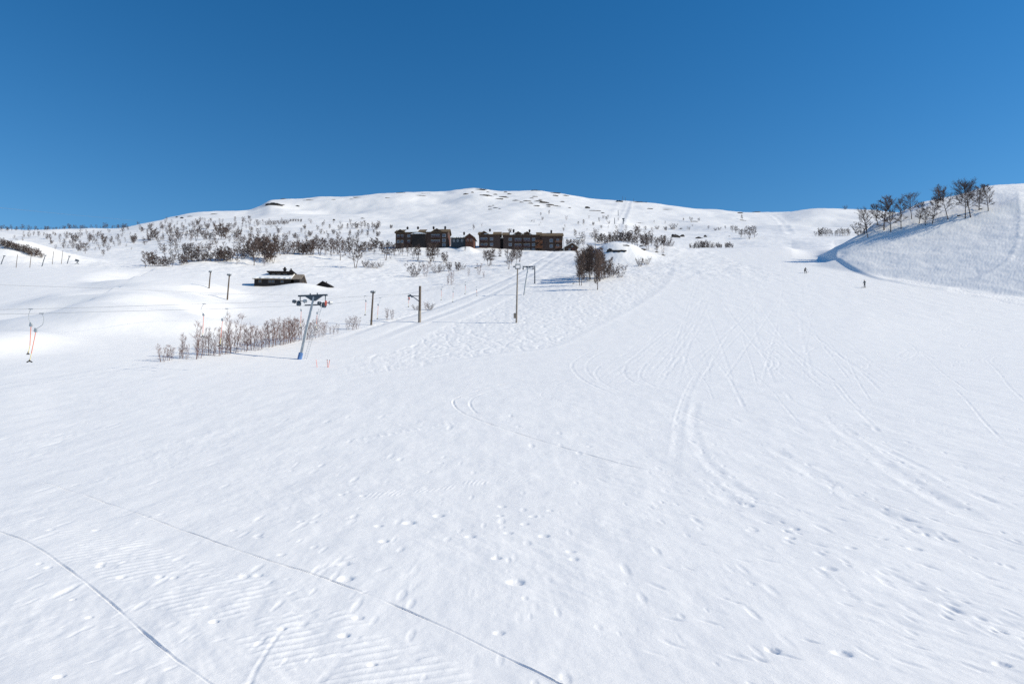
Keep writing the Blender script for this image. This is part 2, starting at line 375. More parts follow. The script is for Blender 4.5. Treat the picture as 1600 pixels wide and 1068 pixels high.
# ski tracks: (points where the photograph shows them, half width, depth, rim)
for pts, wd, dp, rim in [
    ([(-30, 820), (50, 850), (150, 922), (240, 1000), (330, 1068), (400, 1120)], 0.042, 0.075, 0.3),
    ([(60, 752), (130, 772), (265, 820), (400, 868), (540, 915), (700, 982), (875, 1068), (960, 1110)], 0.040, 0.075, 0.3),
    ([(835, 588), (770, 604), (722, 618), (708, 627), (722, 644), (780, 667), (850, 690), (905, 706), (985, 728), (1062, 743), (1120, 756)], 0.13, 0.13, 0.6),
    ([(815, 602), (757, 614), (735, 626), (741, 642), (762, 652)], 0.16, 0.09, 0.5),
    ([(912, 580), (866, 603), (845, 617), (875, 626), (930, 645), (1000, 667), (1060, 690)], 0.10, 0.06, 0.5),
    ([(945, 541), (915, 553), (895, 567), (897, 580), (915, 596), (950, 612), (985, 625)], 0.22, 0.16, 0.6),
    ([(960, 541), (930, 556), (916, 570), (922, 586), (945, 602)], 0.22, 0.13, 0.6),
    ([(1000, 544), (955, 562), (932, 577), (935, 592), (962, 608), (1010, 622)], 0.2, 0.13, 0.6),
    ([(1010, 550), (985, 562), (975, 580), (990, 597), (1030, 608)], 0.2, 0.12, 0.5),
    ([(1030, 555), (1008, 570), (1000, 588), (1020, 602), (1065, 614)], 0.2, 0.12, 0.5),
    ([(1095, 578), (1082, 600), (1066, 640), (1058, 690), (1052, 745)], 0.30, 0.10, 0.6),
    ([(1088, 580), (1074, 605), (1060, 640), (1050, 680)], 0.18, 0.10, 0.6),
    ([(1090, 625), (1082, 660), (1090, 690), (1105, 720), (1150, 760), (1200, 790)], 0.34, 0.12, 0.5),
    ([(1285, 645), (1310, 668), (1350, 700), (1400, 738), (1460, 775), (1540, 818), (1620, 852)], 0.42, 0.17, 0.7),
    ([(1300, 648), (1335, 678), (1380, 700), (1440, 730), (1500, 762), (1620, 810)], 0.24, 0.10, 0.7),
    ([(1150, 595), (1185, 604), (1225, 612), (1240, 628), (1285, 645)], 0.2, 0.11, 0.5),
    ([(1245, 570), (1262, 585), (1300, 602), (1340, 612)], 0.2, 0.10, 0.5),
    ([(1270, 575), (1300, 592), (1350, 606), (1420, 622), (1500, 650)], 0.2, 0.10, 0.5),
    ([(1195, 690), (1240, 722), (1290, 752), (1360, 790), (1450, 835), (1560, 890)], 0.40, 0.13, 0.6),
    ([(1330, 770), (1420, 800), (1520, 828), (1620, 850)], 0.08, 0.05, 0.4),
    ([(1105, 755), (1160, 790), (1230, 825), (1330, 870), (1450, 930), (1560, 985)], 0.40, 0.11, 0.6),
    ([(1420, 545), (1405, 556), (1440, 566)], 0.3, 0.12, 0.5),
    ([(1280, 540), (1262, 552), (1280, 566), (1310, 580)], 0.2, 0.1, 0.5),
    ([(1215, 530), (1200, 545), (1215, 560), (1250, 572)], 0.25, 0.11, 0.5),
    ([(1440, 470), (1490, 480), (1540, 488), (1620, 494)], 0.8, 0.22, 0.6),
    ([(1480, 500), (1560, 512), (1620, 520)], 0.8, 0.16, 0.6),
    ([(40, 615), (90, 618), (150, 628), (215, 634), (285, 640)], 0.14, -0.09, 0.2),
    ([(410, 690), (450, 668), (490, 645), (540, 632)], 0.2, -0.07, 0.2),
    ([(272, 781), (310, 785), (365, 790)], 0.16, 0.09, 0.2),
    ([(430, 740), (455, 732), (468, 720)], 0.1, 0.05, 0.4),
    ([(388, 1075), (400, 1045), (425, 1005), (440, 985)], 0.07, 0.06, 0.3),
    ([(975, 610), (1060, 640), (1130, 668), (1250, 690)], 0.12, 0.06, 0.4),
    ([(1590, 292), (1594, 330), (1592, 370), (1580, 402), (1560, 418), (1525, 436), (1480, 446)], 0.65, -0.51, 0.0),
]:
    groove(pts, wd * (0.5 if dp > 0 and wd < 0.2 else 0.65 if dp > 0 and wd < 0.6 else 1), dp * ((0.34 if wd < 0.065 else 0.28 if wd < 0.18 else 0.10) if abs(dp) < 0.5 else 0.2), rim * 0.8, fade=(0.02 if wd < 0.065 else 0.15), wob=1.1, seed=int(pts[0][0]) % 97)

# curved ski turns on the piste, faint
rs = random.Random(5)
for k in range(16):
    px = rs.uniform(960, 1590); row = rs.uniform(480, 575)
    sg = rs.choice((-1, -1, 1)); w_ = rs.uniform(30, 70); hh = rs.uniform(16, 30)
    for off in (0, rs.uniform(8, 14)):
        pts = [(px + off + sg * w_ * math.cos(a), row + hh * math.sin(a) * 0.6) for a in (1.4, 0.7, 0.0, -0.7, -1.4)]
        try: groove(pts, rs.uniform(0.07, 0.11), rs.uniform(0.010, 0.02), 0.5, wob=1.2, seed=k)
        except Exception: pass
for k in range(14):                       # faint long runs down the fall line
    px = rs.uniform(1070, 1560); row = rs.uniform(490, 620); dx = rs.uniform(20, 120)
    pts = [(px + dx * t + rs.uniform(-5, 5), row + 90 * t) for t in (0, 0.3, 0.6, 1.0)]
    try: groove(pts, rs.uniform(0.07, 0.13), rs.uniform(0.006, 0.014), 0.5, wob=1.2, seed=k + 200)
    except Exception: pass

for k in range(46):                       # long runs fanning out from the top of the piste, layer over layer
    a0 = rs.uniform(1075, 1270); dx = rs.uniform(-260, 330); w_ = rs.uniform(4, 16); ph = rs.uniform(0, 6)
    pts = [(a0 + dx * (t ** 1.6) + w_ * math.sin(ph + 5 * t) * (0.4 + t), 402 + 215 * t) for t in (0, 0.12, 0.25, 0.38, 0.52, 0.66, 0.8, 0.9, 1.0)]
    try:
        for off in (0, rs.uniform(1.5, 3)): groove([(p + off, q) for p, q in pts], rs.uniform(0.09, 0.16), rs.uniform(0.003, 0.010), 0.6, wob=1.6, seed=k + 300)
    except Exception: pass

def pits_along(pxs, n, r, dp, jit):
    """melted-out dashes strung along an old track"""
    pts = smooth_line(pxs, dmax=90)
    for k in range(n):
        i = rs.randrange(len(pts) - 1); a, b = pts[i], pts[i + 1]; t = rs.random()
        x = a[0] + (b[0] - a[0]) * t + rs.gauss(0, jit); y = a[1] + (b[1] - a[1]) * t + rs.gauss(0, jit)
        if y < 8: continue
        g = rs.uniform(0.5, 1.3) * r; ang = math.atan2(b[0] - a[0], b[1] - a[1]) + rs.gauss(0, 0.15); el = rs.uniform(1.8, 4.0); f = rs.uniform(0.4, 1.2) * dp
        w = window(x - g * el * 2, x + g * el * 2, y - g * el * 2, y + g * el * 2)
        u = (X[w] - x); v = (Y[w] - y); c, s_ = math.cos(ang), math.sin(ang)
        p, q = (u * c - v * s_) / g, (u * s_ + v * c) / (g * el)
        Z[w] -= f * np.exp(-(np.sqrt(p * p + q * q) ** 3))
for pts, n in [([(1285, 645), (1310, 668), (1350, 700), (1400, 738), (1460, 775), (1540, 818), (1620, 852)], 46), ([(1300, 648), (1380, 700), (1500, 762), (1620, 810)], 30), ([(1195, 690), (1240, 722), (1290, 752), (1360, 790), (1450, 835), (1560, 890)], 46),
               ([(1105, 755), (1160, 790), (1230, 825), (1330, 870), (1450, 930), (1560, 985)], 46), ([(1090, 625), (1082, 660), (1090, 690), (1105, 720), (1150, 760), (1200, 790)], 30), ([(1150, 595), (1225, 612), (1285, 645)], 16), ([(1245, 575), (1300, 600), (1420, 622), (1500, 650), (1620, 680)], 40),
               ([(1060, 640), (1052, 745)], 16), ([(1400, 690), (1500, 720), (1620, 760)], 26), ([(1330, 640), (1450, 660), (1600, 700)], 26), ([(900, 720), (1000, 760), (1100, 820)], 14)]:
    pits_along(pts, n, 0.065, 0.021, 0.35)
for k in range(130):
    px = rs.uniform(1000, 1620); row = rs.uniform(600, 1040)
    pits_along([(px, row), (px + 30, row + 9)], 1, 0.06, 0.018, 0.1)
for k in range(60):
    px = rs.uniform(-20, 620); row = rs.uniform(660, 1050)
    pits_along([(px, row), (px + 30, row - 9)], 1, 0.05, 0.011, 0.1)

# boot and paw prints, melted hollows: (px, row, radius, depth)
for px, row, r, dp in [
    (640, 816, .26, .17), (686, 805, .24, .15), (592, 821, .17, .10), (600, 845, .18, .12), (538, 880, .22, .10), (541, 903, .24, .16), (785, 791, .18, .10), (782, 805, .15, .09),
    (833, 806, .18, .10), (820, 818, .17, .09), (795, 832, .18, .09), (735, 838, .20, .10), (850, 837, .20, .12), (860, 797, .15, .08), (776, 871, .17, .11), (806, 909, .26, .15),
    (892, 861, .17, .08), (897, 873, .16, .08), (567, 774, .14, .12), (534, 772, .15, .09), (545, 768, .10, .07), (604, 752, .14, .08), (490, 815, .16, .07), (470, 814, .15, .07),
    (335, 970, .11, .14), (441, 982, .10, .11), (190, 902, .13, .10), (157, 884, .13, .09), (160, 880, .10, .07), (76, 886, .11, .08), (62, 880, .10, .07), (114, 936, .08, .07), (93, 1056, .10, .12),
    (250, 901, .12, .09), (272, 902, .11, .08), (382, 900, .16, .09), (404, 898, .14, .09), (140, 964, .09, .07), (538, 992, .13, .12), (560, 965, .15, .08), (582, 1038, .10, .09),
    (1316, 1020, .20, .11), (1566, 1037, .16, .10), (1208, 1017, .16, .09), (1235, 840, .18, .11), (1296, 888, .22, .10), (1175, 828, .22, .09), (1170, 790, .22, .11), (1242, 826, .18, .11),
    (1380, 841, .16, .07), (1430, 857, .24, .09), (1330, 855, .18, .08), (780, 988, .14, .08), (79, 827, .14, .07), (230, 806, .14, .06), (365, 828, .13, .06), (405, 839, .13, .07),
    (440, 866, .14, .06), (150, 828, .13, .06), (455, 735, .14, .08), (430, 722, .12, .06), (460, 720, .12, .06), (505, 698, .14, .07), (418, 733, .14, .06), (690, 723, .16, .07)]:
    dent(px, row, r * 0.62, dp * 0.35, 1.15, 0.0, dmax=45)
for k in range(420):                     # small melted pits, drawn out along the fall line
    D_ = 8.5 * math.exp(rs.random() * 1.7)
    px = rs.uniform(-40, 1640)
    z_ = -3.9 + max(0, D_ - 17) * 0.09
    row = 534 - F * ((z_ / D_) * CP - SP) / ((z_ / D_) * SP + CP)
    r_ = rs.uniform(0.025, 0.07) * (0.7 + D_ / 30)
    try: dent(px, row, r_, rs.uniform(0.06, 0.22) * r_, rs.uniform(2, 6.0), 0.08, dmax=60)
    except Exception: pass

# treads left by the groomer and by a snowmobile
def treads(pxs, width, pitch_, amp, skew=0.0, seed=0, thr=-0.1):
    global Z
    pts = smooth_line(pxs, dmax=60)
    W, d, s, l, run = line_field(pts, width * 1.4)
    x, y = X[W], Y[W]; sd = d * s
    k = sstep(width, width * 0.75, d) * sstep(0, 0.12 * run, l) * sstep(0, 0.12 * run, run - l)
    k = k * sstep(thr, thr + 0.35, pnoise(x * 1.1, y * 0.9, seed) + 0.6 * pnoise(x * 3, y * 3, seed + 1) + 0.12)
    wv = 0.5 + 0.5 * np.sin((l + skew * sd) * 2 * math.pi / pitch_ + 0.8 * pnoise(x * 2, y * 2, 5))
    Z[W] += np.where(d < width * 1.3, 0.32 * amp * k * wv ** 2, 0)
treads([(120, 842), (220, 880), (330, 925), (450, 975), (560, 1030), (680, 1090)], 1.15, 0.27, 0.050, 0.15, 3)
treads([(30, 800), (120, 830), (200, 862), (300, 905)], 0.7, 0.26, 0.025, 0.1, 8)
treads([(552, 778), (620, 769), (700, 760), (760, 752), (840, 745)], 0.50, 0.21, 0.045, 0.9, 13, -0.05)
treads([(540, 690), (640, 672), (720, 658)], 0.35, 0.5, 0.06, 0.5, 17, -0.2)
treads([(430, 705), (560, 686), (680, 668)], 0.3, 0.55, 0.05, -0.5, 19, -0.2)

# ------------------------------------------------------------------ ground mesh
def build_ground():
    me = bpy.data.meshes.new('snow_ground')
    nv = NR * NQ
    co = np.stack([X, Y, Z], -1).astype(np.float32).reshape(-1)
    me.vertices.add(nv); me.vertices.foreach_set('co', co)
    idx = np.arange(nv, dtype=np.int32).reshape(NR, NQ)
    quads = np.stack([idx[:-1, :-1], idx[:-1, 1:], idx[1:, 1:], idx[1:, :-1]], -1).reshape(-1, 4)
    nf = len(quads)
    me.loops.add(nf * 4); me.loops.foreach_set('vertex_index', quads.reshape(-1))
    me.polygons.add(nf); me.polygons.foreach_set('loop_start', np.arange(0, nf * 4, 4, dtype=np.int32))
    me.polygons.foreach_set('use_smooth', np.ones(nf, bool))
    me.update(calc_edges=True)
    me.materials.append(snow_material())
    o = bpy.data.objects.new('ground', me); COL.objects.link(o)
    o['kind'] = 'structure'
    return o
build_ground()

# ------------------------------------------------------------------ camera, sun, sky
cam = bpy.data.cameras.new('camera'); cam.sensor_width = 36.0; cam.lens = F / 1600 * 36.0
cam.clip_start = 0.1; cam.clip_end = 20000
co_ = bpy.data.objects.new('camera', cam); COL.objects.link(co_)
co_.rotation_euler = (R(90) + PITCH, 0, 0)
scene.camera = co_
sun = bpy.data.lights.new('sun', 'SUN'); sun.energy = SUN_E = 4.5; sun.angle = R(0.53); sun.color = (1.0, 0.908, 0.725)
so = bpy.data.objects.new('sun', sun); COL.objects.link(so)
sv = Vector((math.sin(SUN_AZ) * math.cos(SUN_EL), math.cos(SUN_AZ) * math.cos(SUN_EL), math.sin(SUN_EL)))
so.rotation_euler = sv.to_track_quat('Z', 'Y').to_euler()
w = bpy.data.worlds.new('World'); scene.world = w; w.use_nodes = True
nt = w.node_tree; bg = nt.nodes['Background']
sky = nt.nodes.new('ShaderNodeTexSky'); sky.sky_type = 'NISHITA'; sky.sun_disc = False
sky.sun_elevation = SUN_EL; sky.sun_rotation = SUN_AZ
sky.altitude = 1200; sky.air_density = 1.22; sky.dust_density = 0.0; sky.ozone_density = 4.0
hs = nt.nodes.new('ShaderNodeHueSaturation'); hs.inputs['Saturation'].default_value = 1.32; hs.inputs['Value'].default_value = 1.0
nt.links.new(sky.outputs['Color'], hs.inputs['Color']); nt.links.new(hs.outputs['Color'], bg.inputs['Color']); bg.inputs['Strength'].default_value = 0.105
scene.view_settings.view_transform = 'Standard'; scene.view_settings.look = 'None'
scene.view_settings.exposure = 0.11; scene.view_settings.gamma = 1.0
scene.render.engine = 'CYCLES'
scene.cycles.use_denoising = False; scene.cycles.max_bounces = 5; scene.cycles.diffuse_bounces = 3
# ------------------------------------------------------------------ mesh helpers
class MB:
    def __init__(s): s.v, s.f, s.m = [], [], []
    def add(s, vs, fs, mi=0):
        o = len(s.v); s.v += [tuple(a) for a in vs]; s.f += [tuple(i + o for i in q) for q in fs]; s.m += [mi] * len(fs)
    def box(s, c, d, rz=0.0, mi=0, M=None):
        hx, hy, hz = d[0] / 2, d[1] / 2, d[2] / 2; ca, sa = math.cos(rz), math.sin(rz); vs = []
        for z in (-hz, hz):
            for x, y in ((-hx, -hy), (hx, -hy), (hx, hy), (-hx, hy)):
                p = Vector((x * ca - y * sa, x * sa + y * ca, z))
                if M: p = M @ p
                vs.append((c[0] + p.x, c[1] + p.y, c[2] + p.z))
        s.add(vs, [(3, 2, 1, 0), (4, 5, 6, 7), (0, 1, 5, 4), (1, 2, 6, 5), (2, 3, 7, 6), (3, 0, 4, 7)], mi)
    def tube(s, pts, rad, n=6, mi=0, cap=True):
        pts = [Vector(p) for p in pts]
        if not isinstance(rad, (list, tuple)): rad = [rad] * len(pts)
        vs = []; up = None
        for i, p in enumerate(pts):
            t = (pts[min(i + 1, len(pts) - 1)] - pts[max(i - 1, 0)])
            if t.length < 1e-9: t = Vector((0, 0, 1))
            t.normalize()
            if up is None: up = t.orthogonal().normalized()
            else:
                up = up - t * up.dot(t)
                up = up.normalized() if up.length > 1e-6 else t.orthogonal().normalized()
            b = t.cross(up)
            for k in range(n):
                a = 2 * math.pi * k / n; vs.append(p + (up * math.cos(a) + b * math.sin(a)) * rad[i])
        fs = [(i * n + k, i * n + (k + 1) % n, (i + 1) * n + (k + 1) % n, (i + 1) * n + k) for i in range(len(pts) - 1) for k in range(n)]
        if cap: fs += [tuple(reversed(range(n))), tuple((len(pts) - 1) * n + k for k in range(n))]
        s.add(vs, fs, mi)
    def prism_x(s, prof, x0, x1, mi=0, caps=None):
        """profile in (y,z), anticlockwise seen from +x, pulled along x"""
        n = len(prof); vs = [(x0, y, z) for y, z in prof] + [(x1, y, z) for y, z in prof]
        fs = [(k, (k + 1) % n, n + (k + 1) % n, n + k) for k in range(n)]
        for c in (caps or [tuple(range(n))]):
            fs.append(tuple(reversed(c))); fs.append(tuple(n + k for k in c))
        s.add(vs, fs, mi)
    def prism_y(s, prof, y0, y1, mi=0, caps=None):
        n = len(prof); vs = [(x, y0, z) for x, z in prof] + [(x, y1, z) for x, z in prof]
        fs = [((k + 1) % n, k, n + k, n + (k + 1) % n) for k in range(n)]
        for c in (caps or [tuple(range(n))]):
            fs.append(tuple(c)); fs.append(tuple(n + k for k in reversed(c)))
        s.add(vs, fs, mi)
    def mesh(s, name, mats, smooth=False):
        me = bpy.data.meshes.new(name); me.from_pydata(s.v, [], s.f); me.update()
        for m in (mats if isinstance(mats, (list, tuple)) else [mats]): me.materials.append(m)
        if any(s.m): me.polygons.foreach_set('material_index', s.m)
        if smooth: me.polygons.foreach_set('use_smooth', [True] * len(me.polygons))
        return me
    def link(s, name, mats, parent=None, smooth=False):
        return put(name, s.mesh(name, mats, smooth), parent)

def put(name, me, parent=None, loc=(0, 0, 0), rz=0.0, scale=None):
    o = bpy.data.objects.new(name, me); COL.objects.link(o); o.location = loc; o.rotation_euler = (0, 0, rz)
    if scale: o.scale = scale
    if parent: o.parent = parent
    return o

def tag(o, label, cat, group=None):
    o['label'] = label; o['category'] = cat
    if group: o['group'] = group
    return o

def thing(name, label, cat, loc, rz=0.0, group=None):
    return tag(put(name, None, None, loc, rz), label, cat, group)

def copy_tree(o, parent=None):
    c = o.copy(); COL.objects.link(c)
    if parent: c.parent = parent
    for ch in list(o.children): copy_tree(ch, c)
    return c

# ------------------------------------------------------------------ materials of things
M = dict(
    bark=mat('birch_bark', (0.115, 0.088, 0.075), 0.9, 0.5, 12, stretch=(1, 1, 6)),
    twig=mat('birch_twig', (0.092, 0.064, 0.057), 0.9, 0.35, 4),
    twig_dark=mat('dark_birch_twig', (0.105, 0.072, 0.062), 0.9, 0.35, 4),
    twig_red=mat('reddish_twig', (0.165, 0.090, 0.076), 0.9, 0.35, 4),
    timber=mat('brown_stained_boards', (0.062, 0.038, 0.031), 0.8, 0.45, 3, bump=0.3, stretch=(5, 5, 0.4)),
    timber_red=mat('red_brown_boards', (0.10, 0.040, 0.030), 0.8, 0.35, 3, bump=0.3, stretch=(5, 5, 0.4)),
    timber_black=mat('tarred_boards', (0.016, 0.013, 0.014), 0.85, 0.4, 3, bump=0.3, stretch=(5, 5, 0.4)),
    timber_blue=mat('blue_grey_boards', (0.030, 0.042, 0.058), 0.8, 0.35, 3, bump=0.3, stretch=(5, 5, 0.4)),
    timber_orange=mat('orange_oiled_wood', (0.27, 0.11, 0.05), 0.7, 0.3, 4, stretch=(5, 5, 0.5)),
    grey_board=mat('weathered_roof_boards', (0.20, 0.17, 0.14), 0.9, 0.45, 2.2, bump=0.4, stretch=(6, 0.5, 1)),
    sod=mat('dry_turf', (0.125, 0.088, 0.050), 0.95, 0.45, 2.5, bump=0.8),
    snowcap=mat('roof_snow', (0.84, 0.86, 0.89), 0.6, 0.02, 2, bump=0.2),
    stone=mat('chimney_stone', (0.035, 0.032, 0.032), 0.9, 0.5, 5),
    frame=mat('white_window_paint', (0.42, 0.42, 0.43), 0.5, 0.06, 5),
    glass=mat('window_glass', (0.10, 0.12, 0.16), 0.12, 0.2, 2),
    steel=mat('galvanised_steel', (0.46, 0.48, 0.50), 0.45, 0.15, 4, 0.35),
    steel_dark=mat('dark_steel', (0.075, 0.095, 0.12), 0.5, 0.25, 5, 0.3),
    blue=mat('blue_padding', (0.09, 0.19, 0.42), 0.6, 0.2, 3),
    pole=mat('impregnated_pole', (0.12, 0.092, 0.070), 0.9, 0.4, 5, stretch=(6, 6, 0.6)),
    pole_grey=mat('grey_pole', (0.26, 0.225, 0.19), 0.8, 0.3, 4, stretch=(6, 6, 0.6)),
    black=mat('black_rubber', (0.015, 0.015, 0.017), 0.6, 0.2, 8),
    orange=mat('orange_rope', (0.80, 0.20, 0.10), 0.7, 0.15, 20),
    yellow=mat('yellow_rope', (0.75, 0.62, 0.20), 0.7, 0.15, 20),
    redpole=mat('red_orange_pole', (0.85, 0.16, 0.10), 0.6, 0.1, 20),
    cable=mat('steel_cable', (0.22, 0.235, 0.26), 0.5, 0.2, 9, 0.5),
    rock=mat('lichened_rock', (0.085, 0.073, 0.066), 0.95, 0.55, 0.8, bump=0.8),
    rock_black=mat('dark_wet_rock', (0.030, 0.029, 0.030), 0.9, 0.5, 0.8, bump=0.8),
    lamp=mat('floodlight_glass', (0.45, 0.48, 0.50), 0.25, 0.1, 6),
)

# ------------------------------------------------------------------ bare birches
def bez(p, d, L, bend, rng, n=4):
    pts = [p]; d = d.normalized()
    for i in range(n):
        d = (d + Vector((rng.uniform(-1, 1), rng.uniform(-1, 1), rng.uniform(-0.4, 0.7))) * bend).normalized()
        pts.append(pts[-1] + d * (L / n))
    return pts

def along(pts, t):
    f = t * (len(pts) - 1); i = min(int(f), len(pts) - 2); return pts[i].lerp(pts[i + 1], f - i), (pts[i + 1] - pts[i]).normalized()

def grow(seed, stems=1, lean=0.06, start=0.28, nb=15, width=0.30, nsub=7, ntw=6, rt=0.016, tw=0.0024, droop=0.0, base=0.0):
    rng = random.Random(seed); T, C = MB(), MB()
    for s in range(stems):
        a = 2 * math.pi * (s + rng.random() * 0.6) / stems
        ln = lean * rng.uniform(0.6, 1.3)
        d = Vector((math.cos(a) * ln, math.sin(a) * ln, 1))
        H = 1.0 * rng.uniform(0.72, 1.0) if stems > 1 else 0.97
        tr = bez(Vector((math.cos(a) * base, math.sin(a) * base, -0.05)), d, H + 0.03, 0.055, rng, 8)
        T.tube(tr, [rt * (1 - 0.86 * i / 8) for i in range(9)], 6)
        for b in range(nb):
            t = start + (1 - start) * ((b + rng.random()) / nb)
            p, ax = along(tr, min(t, 0.995)); u = (t - start) / (1 - start)
            prof = (0.55 + 0.9 * u - 1.15 * u * u) * 1.25
            L = width * max(0.22, prof) * rng.uniform(0.7, 1.2)
            az = b * 2.4 + rng.random()
            d = Vector((math.cos(az), math.sin(az), 0.55 + 0.9 * u - droop))
            bp = bez(p, d, L, 0.18, rng, 4)
            C.tube(bp, [rt * 0.36 * (1 - 0.7 * i / 4) * (1 - 0.4 * u) for i in range(5)], 4, cap=False)
            for k in range(nsub):
                q, bx = along(bp, 0.25 + 0.75 * (k + rng.random()) / nsub)
                sd = (bx + Vector((rng.uniform(-1, 1), rng.uniform(-1, 1), rng.uniform(-0.4, 0.9))) * 0.9)
                sp = bez(q, sd, L * rng.uniform(0.3, 0.55), 0.2, rng, 2)
                C.tube(sp, [tw * 1.7, tw * 1.2, tw * 0.7], 3, cap=False)
                for j in range(ntw):
                    r, rx = along(sp, (j + rng.random()) / ntw)
                    td = rx + Vector((rng.uniform(-1, 1), rng.uniform(-1, 1), rng.uniform(-0.7, 0.7)))
                    C.tube([r, r + td.normalized() * rng.uniform(0.04, 0.095)], [tw, tw * 0.6], 3, cap=False)
    return T, C

def proto(key, tm, cm, **kw):
    T, C = grow(**kw); z = max(p[2] for p in T.v + C.v)
    for b_ in (T, C): b_.v = [(x / z, y / z, w_ / z) for x, y, w_ in b_.v]
    return (T.mesh('trunk', M[tm], True), C.mesh('crown', M[cm], False))
PR = {
    'a0': proto('a', 'bark', 'twig_dark', seed=1, width=0.40, nb=23, start=0.36, tw=0.0022),
    'a1': proto('a', 'bark', 'twig_dark', seed=2, width=0.44, nb=23, start=0.32, lean=0.1, tw=0.0022),
    'a2': proto('a', 'bark', 'twig_dark', seed=3, width=0.29, nb=20, start=0.22, lean=0.05),
    'b0': proto('b', 'bark', 'twig', seed=4, stems=3, lean=0.22, width=0.22, nb=9, start=0.30, rt=0.013, base=0.015),
    'b1': proto('b', 'bark', 'twig', seed=5, stems=2, lean=0.20, width=0.26, nb=11, start=0.28, rt=0.015, base=0.012),
    'b2': proto('b', 'bark', 'twig', seed=6, stems=4, lean=0.34, width=0.20, nb=8, start=0.22, rt=0.012, base=0.02),
    'm0': proto('m', 'bark', 'twig', seed=7, width=0.32, nb=18, start=0.16, rt=0.018, tw=0.003),
    'm1': proto('m', 'bark', 'twig', seed=8, width=0.29, nb=18, start=0.20, lean=0.14, rt=0.018, tw=0.003),
    's0': proto('s', 'twig', 'twig', seed=9, stems=11, lean=0.55, width=0.16, nb=6, start=0.15, nsub=5, ntw=5, rt=0.011, base=0.10),
    's1': proto('s', 'twig', 'twig', seed=10, stems=9, lean=0.75, width=0.18, nb=6, start=0.12, nsub=5, ntw=5, rt=0.012, base=0.16),
    'd0': proto('d', 'twig', 'twig', seed=11, stems=6, lean=0.20, width=0.24, nb=10, start=0.14, nsub=6, ntw=6, rt=0.014, base=0.10, tw=0.0034),
    't0': proto('t', 'twig_red', 'twig_red', seed=12, stems=3, lean=0.10, width=0.19, nb=10, start=0.16, nsub=4, ntw=4, rt=0.0085, base=0.03, tw=0.0015, droop=-0.5),
    't1': proto('t', 'twig_red', 'twig_red', seed=13, stems=4, lean=0.16, width=0.17, nb=8, start=0.2, nsub=4, ntw=4, rt=0.0075, base=0.05, tw=0.0015, droop=-0.5),
    't2': proto('t', 'twig_red', 'twig_red', seed=14, stems=2, lean=0.07, width=0.20, nb=15, start=0.12, nsub=4, ntw=4, rt=0.0085, base=0.02, tw=0.0015, droop=-0.4),
    'x0': proto('x', 'twig', 'twig', seed=21, width=0.34, nb=11, start=0.14, nsub=4, ntw=4, rt=0.02, tw=0.0050),
    'x1': proto('x', 'twig', 'twig', seed=22, stems=3, lean=0.22, width=0.24, nb=7, start=0.16, nsub=4, ntw=4, rt=0.014, base=0.03, tw=0.0048),
    'x2': proto('x', 'twig', 'twig', seed=23, width=0.28, nb=12, start=0.2, nsub=4, ntw=4, rt=0.02, lean=0.12, tw=0.0046),
    'k0': proto('k', 'bark', 'twig_dark', seed=15, stems=2, lean=0.07, width=0.20, nb=16, start=0.16, nsub=6, ntw=6, rt=0.011, base=0.03, tw=0.0024, droop=-0.4),
    'k1': proto('k', 'bark', 'twig_dark', seed=16, stems=2, lean=0.09, width=0.18, nb=16, start=0.20, nsub=6, ntw=6, rt=0.011, base=0.03, tw=0.0024, droop=-0.4),
}
trs = random.Random(77)
NTREE = 0
def tree(px, row, hpx, kind, label, group=None, name='birch_tree', cat='birch tree', wide=1.0, dmax=1e9, y=None, sink=0.0, dmin=7.0):
    """one bare tree or shrub: stands where its foot is seen on the snow, as tall as the photograph shows it"""
    global NTREE
    p = on(px, y, row) if y else ground(px, row, dmin=dmin, dmax=dmax)
    h = hpx * p.y / F
    tm, cm = PR[kind]
    root = thing(name, label, cat, (p.x, p.y, p.z - sink - 0.02), trs.uniform(0, 6.28), group)
    root.scale = (h * wide, h * wide, h)
    put('stem' if name != 'birch_tree' else 'trunk', tm, root); put('twigs' if name == 'shrub' else 'crown', cm, root)
    NTREE += 1
    return root
